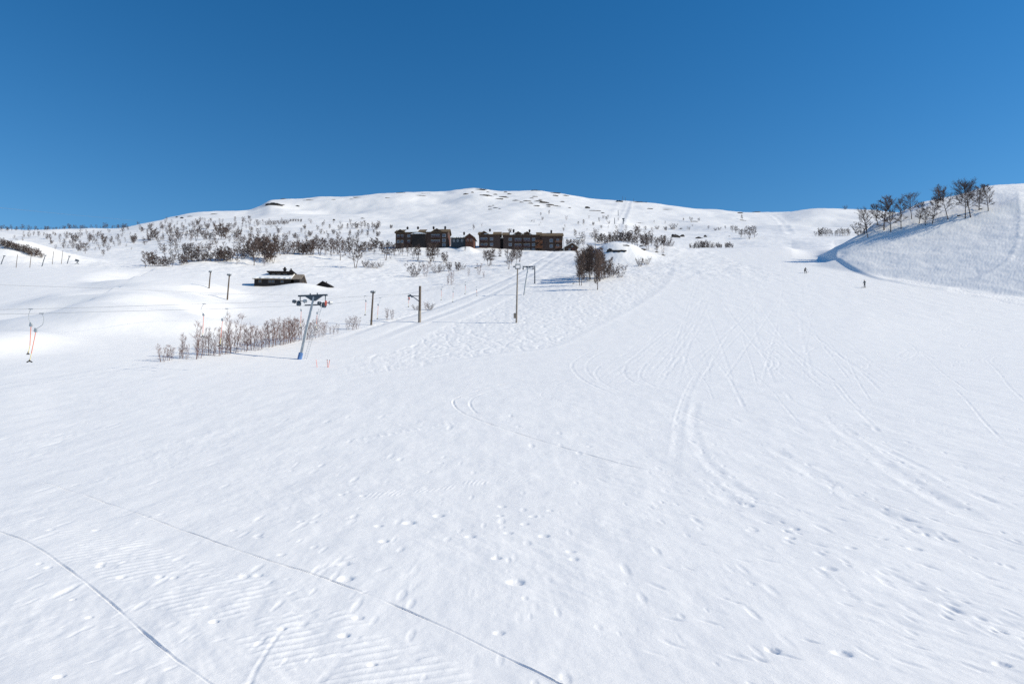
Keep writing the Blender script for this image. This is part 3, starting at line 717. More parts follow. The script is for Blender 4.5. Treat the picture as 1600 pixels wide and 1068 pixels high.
# ------------------------------------------------------------------ trees, region by region: (px of foot, row of foot, height in px, kind, width)
# the stand on the steep bank at the far side of the piste: each tree told apart
for px, row, h, k, wd, lab in [
    (1356.7, 371, 53, 'a1', 0.8, 'dark birch standing lowest on the shaded bank, beside the two dark figures'),
    (1344, 367, 22, 's0', 1.0, 'low bushy birch just downhill of the lowest birch on the shaded bank'),
    (1381.4, 359, 51, 'm0', 1.1, 'bushy dark birch with low branches, second cluster up the bank'),
    (1391.7, 362, 62, 'a2', 0.8, 'tall thick stemmed birch with the lowest foot of its cluster'),
    (1372, 350, 36, 'm1', 1.0, 'short birch half hidden behind the bushy cluster on the bank'),
    (1408, 357, 52, 'a2', 0.8, 'slim birch standing alone between the bushy cluster and the round crowned birch'),
    (1424.7, 342, 44, 'a0', 1.0, 'small birch with a round tight crown on a thin bare trunk'),
    (1436, 349, 36, 'm1', 0.9, 'short slanting birch in front of the pale ridge, next to the round crowned one'),
    (1446, 352, 30, 'm0', 0.9, 'smallest thin birch low on the bank between two taller thin ones'),
    (1456.6, 349, 44, 'm1', 0.9, 'crooked thin birch by a dark stone on the bank'),
    (1466, 318, 30, 'b1', 1.2, 'wide crowned birch rooted behind the crest of the bank'),
    (1482, 342.5, 56, 'a1', 0.95, 'spreading birch with a broad flat crown against the sky'),
    (1508, 341, 66, 'a0', 0.9, 'tallest birch on the bank, dense dark crown on a straight trunk'),
    (1517, 339, 62, 'a1', 0.95, 'tall twin of the tallest birch, standing close beside it uphill'),
    (1530, 328, 42, 'm0', 1.0, 'bushy birch with branches to the snow behind the two tallest'),
    (1544, 330, 46, 'a2', 0.95, 'topmost slender birch, the last one before the open ski track')]:
    tree(px, row, h, k, lab, 'birches on the steep bank', wide=wd * 1.2, dmax=235)
# the dark clump below the lodges beside the lift track
for px, row, h, k, wd, lab in [
    (904, 440, 52, 'k0', 0.9, None), (907, 446, 58, 'k1', 0.8, 'slender birch at the track side edge of the dark clump'), (914, 434, 52, 'k0', 0.9, None), (919, 439, 55, 'k1', 0.9, None),
    (923.5, 436.5, 58, 'k0', 0.9, None), (930, 440, 60, 'k1', 0.9, None), (932.4, 452.5, 68, 'k0', 0.8, 'birch with the lowest foot of the dark clump below the lodges'),
    (937, 439, 54, 'k1', 1.0, None), (943, 436, 48, 'k0', 1.0, None), (926, 431, 50, 'k0', 0.9, None), (911, 437, 48, 'k1', 0.9, None), (948, 434, 38, 'd0', 0.9, None), (934, 434, 52, 'k1', 0.9, None), (917, 433, 55, 'k0', 0.9, None)]:
    tree(px, row, h, k, lab or 'dark slender birch inside the dense clump beside the lift track', 'dark clump of birches by the lift track', wide=wd, dmax=235)
for px, row, h, k in [(955, 432, 22, 's0'), (962, 428, 16, 's1'), (968, 433, 14, 's1'), (1000, 416, 14, 's0'), (1010, 413, 13, 's1'), (975, 422, 10, 's1')]:
    tree(px, row, h, k, 'low bare shrub on the rough snow between the dark clump and the piste edge', 'shrubs below the rocky knoll', 'shrub', 'shrub', dmax=250)
# in front of the lodges
for px, row, h, k, wd, lab in [
    (603, 406.5, 32, 'b0', 0.9, None), (610, 404, 30, 'b1', 0.9, None), (616, 399, 22, 'b0', 1.0, None), (624, 398, 20, 'b1', 1.0, None), (629, 398.6, 20, 'm1', 1.0, None), (637, 400, 20, 'b1', 1.0, None),
    (646, 405, 24, 'b1', 0.9, None), (653, 407, 27, 'b0', 1.0, 'leaning two stemmed birch below the middle of the wide brown lodge'), (668, 404, 20, 'm1', 0.9, None),
    (673, 408.7, 30, 'b2', 1.1, 'spreading birch with curved forking trunks in front of the wide brown lodge'), (677, 408, 30, 'b0', 1.0, 'forked birch close beside the spreading one before the brown lodge'), (684, 402, 18, 'b1', 1.2, None)]:
    tree(px, row, h, k, lab or 'thin bare birch on the snow slope below the wide brown lodge', 'birches below the wide brown lodge', wide=wd, dmax=306)
tree(695, 410, 18, 'd0', 'small round bushy birch standing alone below the gap between the lodges', None, wide=1.0, dmax=306)
tree(726.5, 392.5, 9, 'm1', 'tiny lone birch on the snow heap before the blue cabin', None, dmax=306)
for px, row, h, k, wd, lab in [
    (763.6, 416, 33, 'b1', 1.0, 'double trunked birch below the dark corner of the second lodge'), (767, 414, 26, 'b0', 1.1, None), (757, 407, 18, 'b1', 1.0, None), (781, 402, 15, 'm0', 1.0, None), (795, 420.6, 36, 'b1', 0.8, 'tall birch with a lone bare stem below the second lodge'),
    (799, 413, 26, 'm1', 0.9, None), (807, 415, 32, 'a0', 0.9, None), (812, 409, 24, 'b0', 0.9, None), (803, 407, 20, 'm0', 1.0, None)]:
    tree(px, row, h, k, lab or 'bare birch on the slope below the balconies of the second lodge', 'birches below the second lodge', wide=wd, dmax=306)
for px, row, h, k, wd, lab in [
    (647, 432, 24, 's0', 1.1, 'wide fan shaped shrub on the slope below the brown lodge'), (665, 432, 26, 't1', 1.2, 'upright twiggy shrub beside the wide fan shaped one'),
    (681, 426, 17, 's1', 1.0, None), (690, 424, 12, 's1', 1.0, None), (702, 423, 15, 'd0', 1.0, None), (715, 423, 15, 'd0', 1.1, None), (722, 421, 10, 's1', 1.0, None),
    (706, 444.7, 24, 't1', 1.0, 'thin upright sapling standing lowest on the rough slope under the shrubs'), (700, 444.5, 17, 't0', 1.0, None), (732, 431, 15, 't2', 1.0, None), (748.5, 429, 20, 't1', 1.1, None),
    (578, 418, 11, 's1', 1.2, None), (586, 419, 10, 's1', 1.2, None), (570, 417, 12, 's0', 1.1, None), (594, 417, 9, 's1', 1.0, None), (756, 434, 12, 't0', 1.0, None)]:
    tree(px, row, h, k, lab or 'small reddish bare shrub on the open slope between the cabin and the lift track', 'shrubs on the slope below the lodges', 'shrub', 'shrub', wide=wd, dmax=300)
# lower row on the brink above the terrain park and the tarred cabin
LOW = [(227, 418, 24, 'm0'), (232, 416, 22, 'm1'), (238, 416, 20, 'd0'), (246, 416, 14, 's0'), (254, 416, 15, 'd0'), (262, 416, 15, 'd0'), (269, 416, 18, 'm1'), (284, 414, 17, 'd0'), (290, 412, 15, 'd0'),
       (298, 409, 15, 'd0'), (306, 408, 18, 'd0'), (313, 408, 14, 's0'), (320, 408, 15, 'd0'), (328, 408, 14, 'd0'), (340, 409, 19, 'd0'), (346, 408, 20, 'd0'), (352, 408, 22, 'd0'), (360, 407, 18, 'd0'), (380, 404, 18, 'd0'),
       (386, 402, 20, 'm0'), (392, 401, 22, 'd0'), (405, 400, 26, 'm0'), (410, 400, 28, 'b0'), (418, 406, 34, 'd0'), (438, 399, 24, 'b1'), (446, 397, 15, 's0'), (454, 397, 10, 's1'), (462, 397, 10, 's1'), (470, 398, 20, 'd0'),
       (476, 398, 18, 'd0'), (482, 398, 22, 'd0'), (489, 398, 24, 'b0'), (508, 398, 26, 'b1'), (517, 397, 24, 'm0'), (522, 396, 20, 'b0'), (540, 399, 22, 'm1'), (563, 401, 28, 'b1'), (570, 397, 18, 'm0'), (578, 393, 14, 'd0'), (586, 388, 16, 'd0'), (593, 392, 15, 'm1'), (597, 397, 18, 'b1')]
for px, row, h, k in LOW:
    tree(px, row, h * 1.15, k, 'dense brown birch in the row along the brink above the terrain park', 'birch row along the brink', wide=1.15, dmax=330)
for px, row, h, k, lab in [
    (370, 413, 27, 'm1', 'birch with a bare foot in front of the row, uphill of the two lamp poles'), (397, 414.5, 46, 'm0', 'tallest birch of the row above the tarred cabin'), (413, 416, 18, 't2', 'thin straight stem standing by itself above the tarred cabin'),
    (420, 409, 36, 'd0', 'reddish brown bushy birch above the tarred cabin chimneys'), (427, 411, 32, 'b1', 'birch with a pale slanting foot just above the tarred cabin'), (500, 399, 32, 'b0', 'several stemmed birch on the brink above the buried hut'),
    (531.5, 406.5, 40, 'm0', 'tall full crowned birch standing clear of the row on open snow'), (547, 399, 30, 'm1', 'dark tall birch between the full crowned one and the twin trunked one'), (555.6, 418.5, 50, 'b1', 'lowest standing birch of the brink with twin crowns and a thin trunk')]:
    tree(px, row, h, k, lab, 'birch row along the brink', wide=0.95, dmax=330)
# the open slope behind
MID = [(208, 382, 12), (233, 380, 14), (241, 378, 20), (247, 391, 14), (265, 389, 15), (280, 391, 22), (290, 378, 13), (306, 389, 26), (320, 382, 16), (328, 380, 12), (348, 380, 28), (366, 382, 17), (372, 378, 12), (380, 392, 18), (266, 400, 20), (273, 400, 18),
       (276, 383, 14), (299, 384, 12), (336, 386, 12), (358, 388, 12), (390, 383, 14), (400, 388, 16), (412, 382, 12), (430, 384, 14), (448, 386, 13), (462, 380, 11), (478, 384, 12), (494, 384, 12), (512, 382, 12), (528, 380, 12), (546, 378, 14), (560, 376, 12), (574, 378, 12), (590, 376, 10), (254, 384, 12)]
for px, row, h in MID:
    tree(px, row, h, trs.choice(('m0', 'm1', 'b1', 'd0')), 'brown bare birch scattered on the wide slope behind the brink row', 'birches on the wide slope', wide=1.1, y=300 + (400 - row) * 4.2)
UP = [(222, 361, 8), (234, 358, 10), (243, 370, 13), (254, 359, 8), (266, 368, 13), (280, 374, 20), (286, 364, 13), (309, 352, 9), (324, 358, 10), (344, 368, 15), (352, 364, 13), (360, 362, 15), (366, 346, 9), (374, 368, 13), (389, 342, 6), (390, 353, 8), (394, 362, 9),
      (434, 366, 10), (452, 368, 8), (470, 364, 9), (484, 370, 11), (496, 360, 9), (504, 354, 9), (515, 358, 9), (298, 366, 9), (334, 352, 8), (416, 362, 7), (442, 372, 8), (460, 372, 8), (476, 358, 7), (530, 362, 11), (534, 359, 10), (543, 358, 10), (550, 357, 11), (557, 357, 11), (564, 357, 12),
      (570, 356, 13), (576, 359, 12), (582, 358, 12), (588, 359, 12), (592, 356, 12), (521, 366, 9), (314, 368, 10), (272, 358, 8), (258, 350, 7), (344, 356, 8), (566, 366, 9), (584, 366, 9), (404, 370, 9), (422, 372, 9)]
for px, row, h in UP:
    tree(px, row, h, trs.choice(('m0', 'm1', 'd0', 'b1')), 'small bare birch high on the slope under the snowy summit', 'birches high on the slope', wide=1.15, dmax=720)
for px in (416, 421, 426, 431, 436, 441, 446, 450):
    tree(px + trs.uniform(-1, 1), 351.5 - (px - 416) * 0.06, trs.uniform(6, 8), 's0', 'low dark bush in the short line of bushes under the summit rock', 'line of bushes under the summit', 'shrub', 'shrub', wide=1.0, dmax=720)
for px in (454, 458, 462, 466, 470):
    tree(px, 346 + trs.uniform(-1, 1), trs.uniform(4, 6), 'd0', 'tiny birch at the upper end of the line of bushes', 'tiny birches beyond the line of bushes', wide=1.1, dmax=760)
# far left: skyline, mound, scattered
for k in range(17):
    px = 2 + k * 3.9
    tree(px, 383 + px * 0.28 + trs.uniform(-1, 3), trs.uniform(11, 16) - 0.04 * px, trs.choice(('d0', 's0', 'd0')), 'reddish brown shrub crowding the snow mound above the small lift posts', 'shrubs on the mound', 'shrub', 'shrub', wide=1.1, dmax=240)
for px, row, h in [(45, 373, 8), (52, 370, 7), (60, 372, 9), (78, 374, 8), (86, 372, 7), (92, 376, 9), (100, 385, 10), (116, 382, 16), (123, 396, 13), (133, 398, 18), (146, 385, 20), (162, 383, 13), (174, 382, 10), (184, 381, 12), (191, 373, 14), (161, 401, 12), (80, 384, 7), (68, 370, 6), (108, 370, 6), (139, 374, 7), (152, 372, 7), (170, 370, 7), (206, 384, 13), (212, 380, 10), (200, 370, 8), (128, 370, 6)]:
    tree(px, row, h, trs.choice(('m0', 'm1', 'd0', 'b1')), 'bare birch on the pale slope beyond the small lift posts', 'birches on the far pale slope', wide=1.2, y=250 + max(0, 400 - row) * 8)
# mountain side behind and beside the lodges
for px, row, h, k, lab in [
    (611, 357, 7, 'd0', 'tiny lone birch above the corner of the wide brown lodge'), (740, 359, 9, 'b1', 'tiny wide birch on the white slope above the gap between the lodges'), (753, 354, 6, 't2', 'thin tiny birch above the second lodge'),
    (797, 364, 8, 'd0', 'tiny dark tree peeping over the roof of the second lodge'), (845, 337, 6, 'm0', 'tiny birch on the white mountain side below the rock bands'), (858, 335, 7, 'm1', 'small dark birch beside the tiny one below the rock bands'),
    (885, 344, 8, 't1', 'pale thin birch alone on the white mountain side'), (912, 352, 10, 'm0', 'round lone birch on the white slope above the hut'), (927, 352, 6, 'd0', 'very small birch between the lone round one and the lift lane'),
    (937, 347, 8, 'm1', 'small birch with a long shadow left of the upper lift lane'), (948, 345, 10, 'b1', 'wide birch nearest to the upper lift lane'), (899, 371, 13, 'm0', 'birch behind the white tipped lift tower near the hut')]:
    tree(px, row, h, k, lab, wide=1.1, dmax=860, y=None)
for px, row, h, k in [(888, 376, 12, 'd0'), (895, 376, 11, 'd0'), (903, 377, 12, 'd0'), (911, 377, 11, 'm0')]:
    tree(px, row, h, k, 'dark bushy birch behind the snow roofed hut', 'birches behind the hut', wide=1.3, y=345)
BK = [(930, 379, 15, 'k0'), (936, 380, 17, 'd0'), (941, 381, 18, 'k0'), (947, 382, 18, 'd0'), (953, 382, 17, 'k1'), (958, 381, 16, 'd0'), (966, 381, 20, 'd0'), (972, 381, 22, 'k0'), (978, 381, 22, 'd0'), (983, 381, 21, 'k0'), (989, 382, 20, 'd0'), (1003, 385, 22, 'k1'), (1007, 384, 19, 'd0'), (1018, 384, 20, 'k0'), (1035, 385, 18, 'd0'), (1041, 385, 15, 's0'), (1048, 385, 10, 's1')]
for px, row, h, k in BK:
    tree(px, row, h, k, 'brown bare birch growing behind the rocky knoll', 'birches behind the rocky knoll', wide=1.1, dmin=246, dmax=400)
for px, row, h, k, lab in [(996, 384, 34, 'a2', 'tallest birch behind the rocky knoll'), (1012, 390.5, 32, 'k1', 'slim birch on the shoulder of the rocky knoll with a bare trunk'), (1026.5, 394, 26, 'k0', 'thin birch by a stone at the piste end of the knoll'), (1036, 399, 17, 't2', 'shortest sapling on the knoll, beside the last stone')]:
    tree(px, row, h, k, lab, 'birches on the rocky knoll', dmax=262)
for px, row, h, k in [(1052, 358, 10, 's0'), (1027, 358, 6, 's0'), (1080, 346, 8, 'b1'), (1092, 346, 7, 'b1'), (1077, 360, 6, 'm0'), (1107, 358, 6, 'm0'), (1118, 360, 5, 's0'), (1124, 359, 5, 's0'), (1134, 358, 6, 'm1'), (1068, 345, 5, 'm0'), (1160, 343, 8, 'm1'), (1040, 360, 7, 'd0')]:
    tree(px, row, h, k, 'small dark birch on the mountain flank beyond the crest of the piste', 'birches on the flank beyond the crest', wide=1.3, dmax=760)
for px, row, h, k, lab in [(1144, 362, 12, 'b1', 'lowest crowned birch of the group beyond the crest'), (1150, 364, 12, 'b0', 'birch second in the group beyond the crest'), (1158, 371, 15, 'b0', 'many stemmed birch in the middle of the group beyond the crest'), (1164, 369, 13, 'b1', 'slight birch beside the big round ones beyond the crest'), (1171, 373, 21, 'b0', 'largest round birch beyond the crest of the piste'), (1179, 371, 20, 'm0', 'round birch at the open end of the group beyond the crest')]:
    tree(px, row, h, k, lab, 'birch group beyond the crest', wide=1.1, dmax=560)
for px in range(1078, 1118, 4):
    tree(px + trs.uniform(-1, 1), 387, 8 + 7 * math.exp(-((px - 1098) / 12) ** 2) + trs.uniform(-1, 1), trs.choice(('d0', 's0', 'k0')), 'bare shrub peeping over the crest of the piste', 'shrubs over the crest', 'shrub', 'shrub', wide=1.0, y=272)
for px, h in [(1122, 11), (1126, 9), (1135, 10), (1139, 11), (1144, 8)]:
    tree(px, 387, h, 'd0', 'small separate shrub on the crest past the main shrubs', 'separate shrubs on the crest', 'shrub', 'shrub', wide=1.0, y=272)
for px in range(1276, 1330, 4):
    tree(px + trs.uniform(-1.5, 1.5), 369 - (px - 1276) * 0.02, trs.uniform(8, 15), trs.choice(('m0', 'm1', 'd0', 'b1')), 'small birch in the thicket in the white hollow behind the piste', 'birches in the hollow', wide=1.1, dmax=560)
tree(1321, 331, 7, 's0', 'tiny spreading bush on the skyline above the hollow', None, 'shrub', 'shrub', y=760)
# young birches in the lift gully (reddish stems)
TH = [(268, 562, 22), (281, 560, 22), (292, 561, 26), (312, 559, 40), (318, 556, 34), (331, 555, 34), (336, 556, 26), (349.6, 553, 45), (355, 552, 40), (358, 553, 30), (371, 551, 36), (377, 549, 40), (383.6, 549, 46), (389, 547, 46), (394, 547, 42), (399, 548, 30), (405, 547, 40),
      (410, 545, 34), (415.6, 542, 42), (420, 543, 38), (424, 542, 46), (428, 541, 40), (432, 540, 48), (437, 539, 36), (441, 539, 42), (444.5, 538, 44), (449, 537, 40), (452.7, 536, 46), (456, 535, 42), (459, 534, 42), (464, 533, 38), (469, 532, 40), (478, 531, 30), (482, 530, 34),
      (488, 531, 32), (493, 529, 30), (498, 527, 32), (504, 526, 24), (508, 524, 24), (516, 522, 14), (521, 522, 16), (527, 521, 17)]
for px, row, h in TH:
    tree(px, row, h, trs.choice(('t0', 't1', 't2')), 'reddish bare sapling in the thicket behind the leaning steel lift tower', 'saplings in the lift gully', 'birch_sapling', 'young birch', wide=trs.uniform(0.85, 1.1), dmax=110)
for px, row, h, k, wd, lab in [(253.7, 565, 30, 't1', 1.5, 'spindly low sapling at the open end of the thicket'), (263, 563, 24, 't0', 1.5, 'fan shaped low sapling second from the open end of the thicket'), (285, 559, 42, 't0', 1.0, 'dense reddish sapling next to the open end of the thicket'),
      (307, 561, 62, 't2', 0.9, 'dark thick stemmed sapling behind an orange tow rope'), (325, 555, 48, 't1', 0.9, 'pale thin sapling between the two orange tow ropes'), (343, 556, 46, 't0', 0.9, 'sapling right behind the lower orange tow rope of the thicket'),
      (364, 551, 68, 't1', 0.9, 'tallest pale sapling of the thicket with a wide open top'), (543.5, 515, 20, 't1', 1.2, 'bushy sapling beyond the thicket towards the lamp pole'), (552, 515, 24, 't0', 1.2, 'tallest of the saplings between thicket and lamp pole'), (558, 514, 22, 't1', 1.2, 'sapling nearest to the dark lamp pole')]:
    tree(px, row, h, k, lab, 'saplings in the lift gully', 'birch_sapling', 'young birch', wide=wd, dmax=112)
for px, row, h, k, lab in [(605, 500, 21, 't0', 'twiggy sapling beyond the dark lamp pole'), (613, 499, 17, 't1', 'shorter twiggy sapling beside it beyond the dark lamp pole'), (666, 485, 15, 't1', 'small sapling just uphill of the wooden lift pole'), (672, 484, 11, 's0', 'low twiggy bush beside the small sapling uphill of the wooden lift pole'), (650, 484, 9, 's1', 'low twigs half buried beside the wooden lift pole')]:
    tree(px, row, h, k, lab, None, 'birch_sapling', 'young birch', wide=1.2, dmax=200)
# the rest of the birch scrub: more small far trees than one could tell apart, as one mass
def woodland(spots):
    V, FQ, off, rng = [], [], 0, np.random.RandomState(4)
    data = []
    for k in ('x0', 'x1', 'x2'):
        vv, ff = [], []; o = 0
        for me in PR[k]:
            n = len(me.vertices); c = np.empty(n * 3, np.float32); me.vertices.foreach_get('co', c)
            q = [list(p.vertices) for p in me.polygons if len(p.vertices) == 4]
            vv.append(c.reshape(-1, 3)); ff.append(np.array(q, np.int32) + o); o += n
        data.append((np.concatenate(vv), np.concatenate(ff)))
    for px, row, hpx, y, wd in spots:
        p = on(px, y, row) if y else ground(px, row, dmin=230, dmax=900)
        h = hpx * p.y / F; c, f = data[rng.randint(3)]; a = rng.rand() * 6.28; ca, sa = math.cos(a), math.sin(a)
        x = (c[:, 0] * ca - c[:, 1] * sa) * h * wd + p.x; yy_ = (c[:, 0] * sa + c[:, 1] * ca) * h * wd + p.y
        V.append(np.stack([x, yy_, c[:, 2] * h + p.z - 0.05], -1)); FQ.append(f + off); off += len(c)
    V = np.concatenate(V).astype(np.float32); FQ = np.concatenate(FQ)
    me = bpy.data.meshes.new('birch_scrub'); me.vertices.add(len(V)); me.vertices.foreach_set('co', V.reshape(-1))
    me.loops.add(FQ.size); me.loops.foreach_set('vertex_index', FQ.reshape(-1).astype(np.int32)); me.polygons.add(len(FQ)); me.polygons.foreach_set('loop_start', np.arange(0, FQ.size, 4, dtype=np.int32))
    me.update(calc_edges=True); me.materials.append(M['twig'])
    o = put('birch_scrub', me); o['kind'] = 'stuff'; o['label'] = 'far birch scrub on the low skyline and over the snowy slope'; o['category'] = 'birch scrub'
spots = []
for k in range(64):
    px = -4 + k * 3.2 + trs.uniform(-3, 3)
    spots.append((px, 361, trs.uniform(4, 9) * (1.15 if trs.random() < 0.3 else 0.9), 590 + trs.uniform(-25, 10) + max(0, px - 100) * 0.35, 1.5))
for k in range(120):                       # thickest between the low ridge and the tarred cabin
    px = trs.gauss(340, 95); row = trs.uniform(346, 396)
    if px < 215 or px > 600: continue
    spots.append((px, row + (8 if px > 480 else 0), trs.uniform(6, 10) + max(0, row - 362) * 0.22, None, 1.25))
for k in range(70):
    px = trs.uniform(215, 600); spots.append((px, trs.uniform(345, 368), trs.uniform(4, 8), None, 1.3))
for k in range(75):
    px = trs.uniform(20, 215); spots.append((px, trs.uniform(363, 392), trs.uniform(5, 11), None, 1.3))
for k in range(60):
    px = trs.uniform(228, 600); spots.append((px, 415 - 17 * min(1, max(0, (px - 240) / 200)) + trs.uniform(-12, 0), trs.uniform(12, 20), None, 1.25))
for k in range(26):
    px = trs.uniform(905, 1050); spots.append((px, trs.uniform(362, 383), trs.uniform(8, 15), None, 1.2))
for k in range(24):
    px = trs.uniform(830, 1120); spots.append((px, trs.uniform(338, 362), trs.uniform(3, 6), None, 1.3))
woodland(spots)
print('trees', NTREE)
# ------------------------------------------------------------------ rocks showing through the snow
import mathutils.noise as mno
def rock_mesh(seed, flat):
    bm = bmesh.new(); bmesh.ops.create_icosphere(bm, subdivisions=3, radius=0.5)
    for v in bm.verts:
        p = v.co.copy(); o = Vector((seed * 7.3, seed * 3.1, 0))
        d = 1 + 0.55 * mno.noise(p * 2.2 + o) + 0.35 * mno.noise(p * 5.0 + o) + 0.2 * mno.noise(p * 11 + o)
        q = p * d; q.z = round(q.z * 5 + 0.3 * mno.noise(p * 3 + o)) / 5 * 0.5 + q.z * 0.5
        v.co = q
    me = bpy.data.meshes.new('rock'); bm.to_mesh(me); bm.free(); return me
RK = [rock_mesh(k, 1) for k in range(6)]
RKM = {}
for k, me in enumerate(RK):
    a = me.copy(); a.materials.append(M['rock']); b = me.copy(); b.materials.append(M['rock_black']); RKM[k] = (a, b)
rrs = random.Random(3)
def rock(px, row, wpx, hpx, label, group=None, dark=0, dmax=1400, y=None, cat='rock'):
    p = on(px, y, row) if y else ground(px, row + hpx * 0.3, dmin=60, dmax=dmax)
    w, h = wpx * p.y / F, hpx * p.y / F
    o = put('rock', RKM[rrs.randrange(6)][dark], None, (p.x, p.y + w * 0.15, p.z + h * 0.15), rrs.uniform(-0.25, 0.25))
    o.scale = (w * 1.05, max(w * 0.32, h * 1.1), h * 1.35)
    return tag(o, label, cat, group)
for px, row, wd, h in [(728, 303, 8, 2.5), (738, 300.5, 4, 2), (750, 296.5, 14, 1.6), (756, 305, 16, 2.4), (766, 306, 10, 2), (773, 303.6, 8, 2), (784, 307.5, 16, 2), (779, 310.5, 14, 2), (796, 303, 6, 1.6),
                       (766, 322.5, 6, 1.6), (775, 324.5, 8, 1.6), (766, 327, 6, 1.3), (771, 321, 4, 1.3), (781, 326, 4, 1.2), (790, 300, 5, 1.4), (763, 300, 6, 1.3)]:
    rock(px, row, wd, h, 'low brown rock band breaking the snow under the highest round summit', 'rock bands under the round summit')
for px, row, wd, h in [(806, 313, 12, 2), (824, 314, 12, 2), (828, 317.5, 10, 2), (840, 314, 16, 2.6), (850, 316.5, 14, 3), (860, 320, 12, 3), (869, 321.6, 12, 2), (856, 322.5, 8, 2), (838, 321.5, 10, 2), (836, 307, 8, 1.6), (830, 309.4, 8, 1.6),
                       (878, 315, 8, 2), (868, 305.6, 8, 2), (867, 301.5, 16, 2), (883, 305.6, 10, 2), (845, 312, 8, 1.5), (815, 316, 6, 1.4), (890, 324.5, 4, 1.5), (838, 297.3, 18, 2)]:
    rock(px, row, wd, h, 'flat brown rock in the broken bands on the second rounded summit', 'rock bands on the second summit')
for px, row, wd, h, dk, lab in [
    (918, 324.5, 7, 3.6, 1, 'pointed dark rock alone on the white shoulder'), (930, 329, 17, 2, 0, 'long slanting rock rib running down from the pointed rock'), (942, 332.6, 5, 2, 0, 'small rock at the lower end of the slanting rib'),
    (968, 314.5, 10, 3, 1, 'dark rock on the skyline beside the top of the lift lane'), (999, 315.4, 20, 2.6, 0, 'wide reddish rock just past the top of the lift lane'), (1016, 326, 9, 2, 1, 'lone dark rock in the snow under the wide reddish one'),
    (1046, 327, 20, 1.5, 0, 'thin pale brown rock line on the white flank'), (998, 348, 14, 1.6, 0, 'thin flat rock beside the middle lift tower'), (1156, 332.6, 9, 2.6, 1, 'dark rock just under the long white skyline'), (1183, 330.6, 16, 2.4, 1, 'wide dark rock capping the long white skyline'),
    (1160, 344, 10, 2, 0, 'flat rock under a small birch on the flank'), (1056, 369.5, 13, 6, 1, 'largest black boulder beyond the knoll'), (1066, 368.5, 8, 5, 1, 'black boulder joined to the largest one'), (1092, 371.5, 11, 4, 1, 'black boulder between the pair and the round one'),
    (1102, 369, 5, 4.4, 1, 'small round black boulder beyond the knoll'), (986, 360.6, 5, 2, 1, 'small dark rock among birches by the lift lane'), (1065, 357, 5, 2, 1, 'small dark rock below a wide bush'), (1084, 345.8, 12, 1.5, 0, 'flat rock under two birches on the flank'), (1140, 369, 3, 1.2, 1, 'tiny rock below the birch group beyond the crest'),
    (426, 319, 27, 6.5, 1, 'large black rock face on the left summit shoulder'), (443, 309.2, 9, 1.8, 1, 'black rock on the skyline above the large rock face'), (464, 321.8, 7, 2.5, 1, 'small dark rock beside the large black rock face'), (484, 312.6, 20, 1.5, 0, 'long thin rock line below the skyline past the black rock face'),
    (520, 312, 8, 1.4, 0, 'short thin rock line further along the summit ridge'), (284, 340.5, 5, 2.6, 1, 'dark rock low on the left end of the ridge'), (276, 339.4, 3.5, 2, 1, 'tiny dark rock next to it at the left end of the ridge'), (298, 338, 11, 1.6, 0, 'flat rock near the left end of the ridge'), (334, 334.4, 10, 1.5, 0, 'flat rock on the ridge between its left end and the summit shoulder'),
    (317, 356.8, 4, 1.6, 1, 'small stone among birches under the ridge'), (1471, 311.5, 9, 4, 1, 'dark rock under a wide crown at the brink of the steep bank'), (1458.7, 341, 7, 2.4, 1, 'dark stone at the foot of a crooked birch on the bank'), (1500, 337, 7, 1.8, 1, 'low stone between the spreading birch and the tallest birch'), (1533, 326.6, 6, 2.2, 1, 'stone at the foot of the bushy birch near the top of the bank'),
    (563, 308, 22, 1.3, 0, 'long thin rock seam on the summit ridge beyond the black rock face'), (548, 311, 10, 1.2, 0, 'short rock seam just below the long seam of the ridge'), (606, 309, 8, 1.2, 0, 'tiny rock seam between the long seam and the paired seams'),
    (625, 301, 20, 1.2, 0, 'first of two thin rock seams lining the skyline before the round summit'), (662, 302, 22, 1.3, 0, 'second of two thin rock seams lining the skyline before the round summit'), (650, 304.8, 24, 1.2, 0, 'thin rock seam lying under the two skyline seams'), (745, 294.8, 26, 1.3, 0, 'thin rock seam on the very top of the round summit'),
    (566, 341, 6, 2, 1, 'small dark rock under the blue hollow of the mountain'), (522, 343.5, 4, 3, 1, 'dark rock at the lower tip of the blue hollow')]:
    rock(px, row, wd, h * 0.85, lab, None, dk, dmax=(240 if px > 1440 else 1400))
for px, row, wd, h, dk, lab in [(966, 392.5, 25, 4.6, 1, 'long black rock under the snow cap of the knoll'), (953, 391, 10, 5, 1, 'black rock at the shady end of the knoll'), (976, 383.4, 15, 2.4, 0, 'brown rock edge on top of the snow capped knoll'), (1004, 389, 11, 2.2, 0, 'flat brown rock on the shoulder of the knoll'),
                                (1002, 384, 7, 2, 0, 'small brown rock above the flat one on the knoll'), (1026, 393.6, 6, 2.2, 0, 'stone at the foot of the thin birch on the knoll'), (1036, 398.6, 7, 2.2, 0, 'last stone of the knoll towards the piste'), (770, 400.5, 12, 2.2, 1, 'dark flat stone below the second lodge'), (782, 400, 6, 2, 1, 'smaller dark stone below the second lodge'),
                                (896, 443, 3, 1.4, 1, 'tiny stone beside the dark clump'), (743, 418.6, 5, 1.8, 1, 'tiny dark stone in the snow uphill of the floodlight mast')]:
    rock(px, row, wd, h, lab, None, dk, dmax=300)

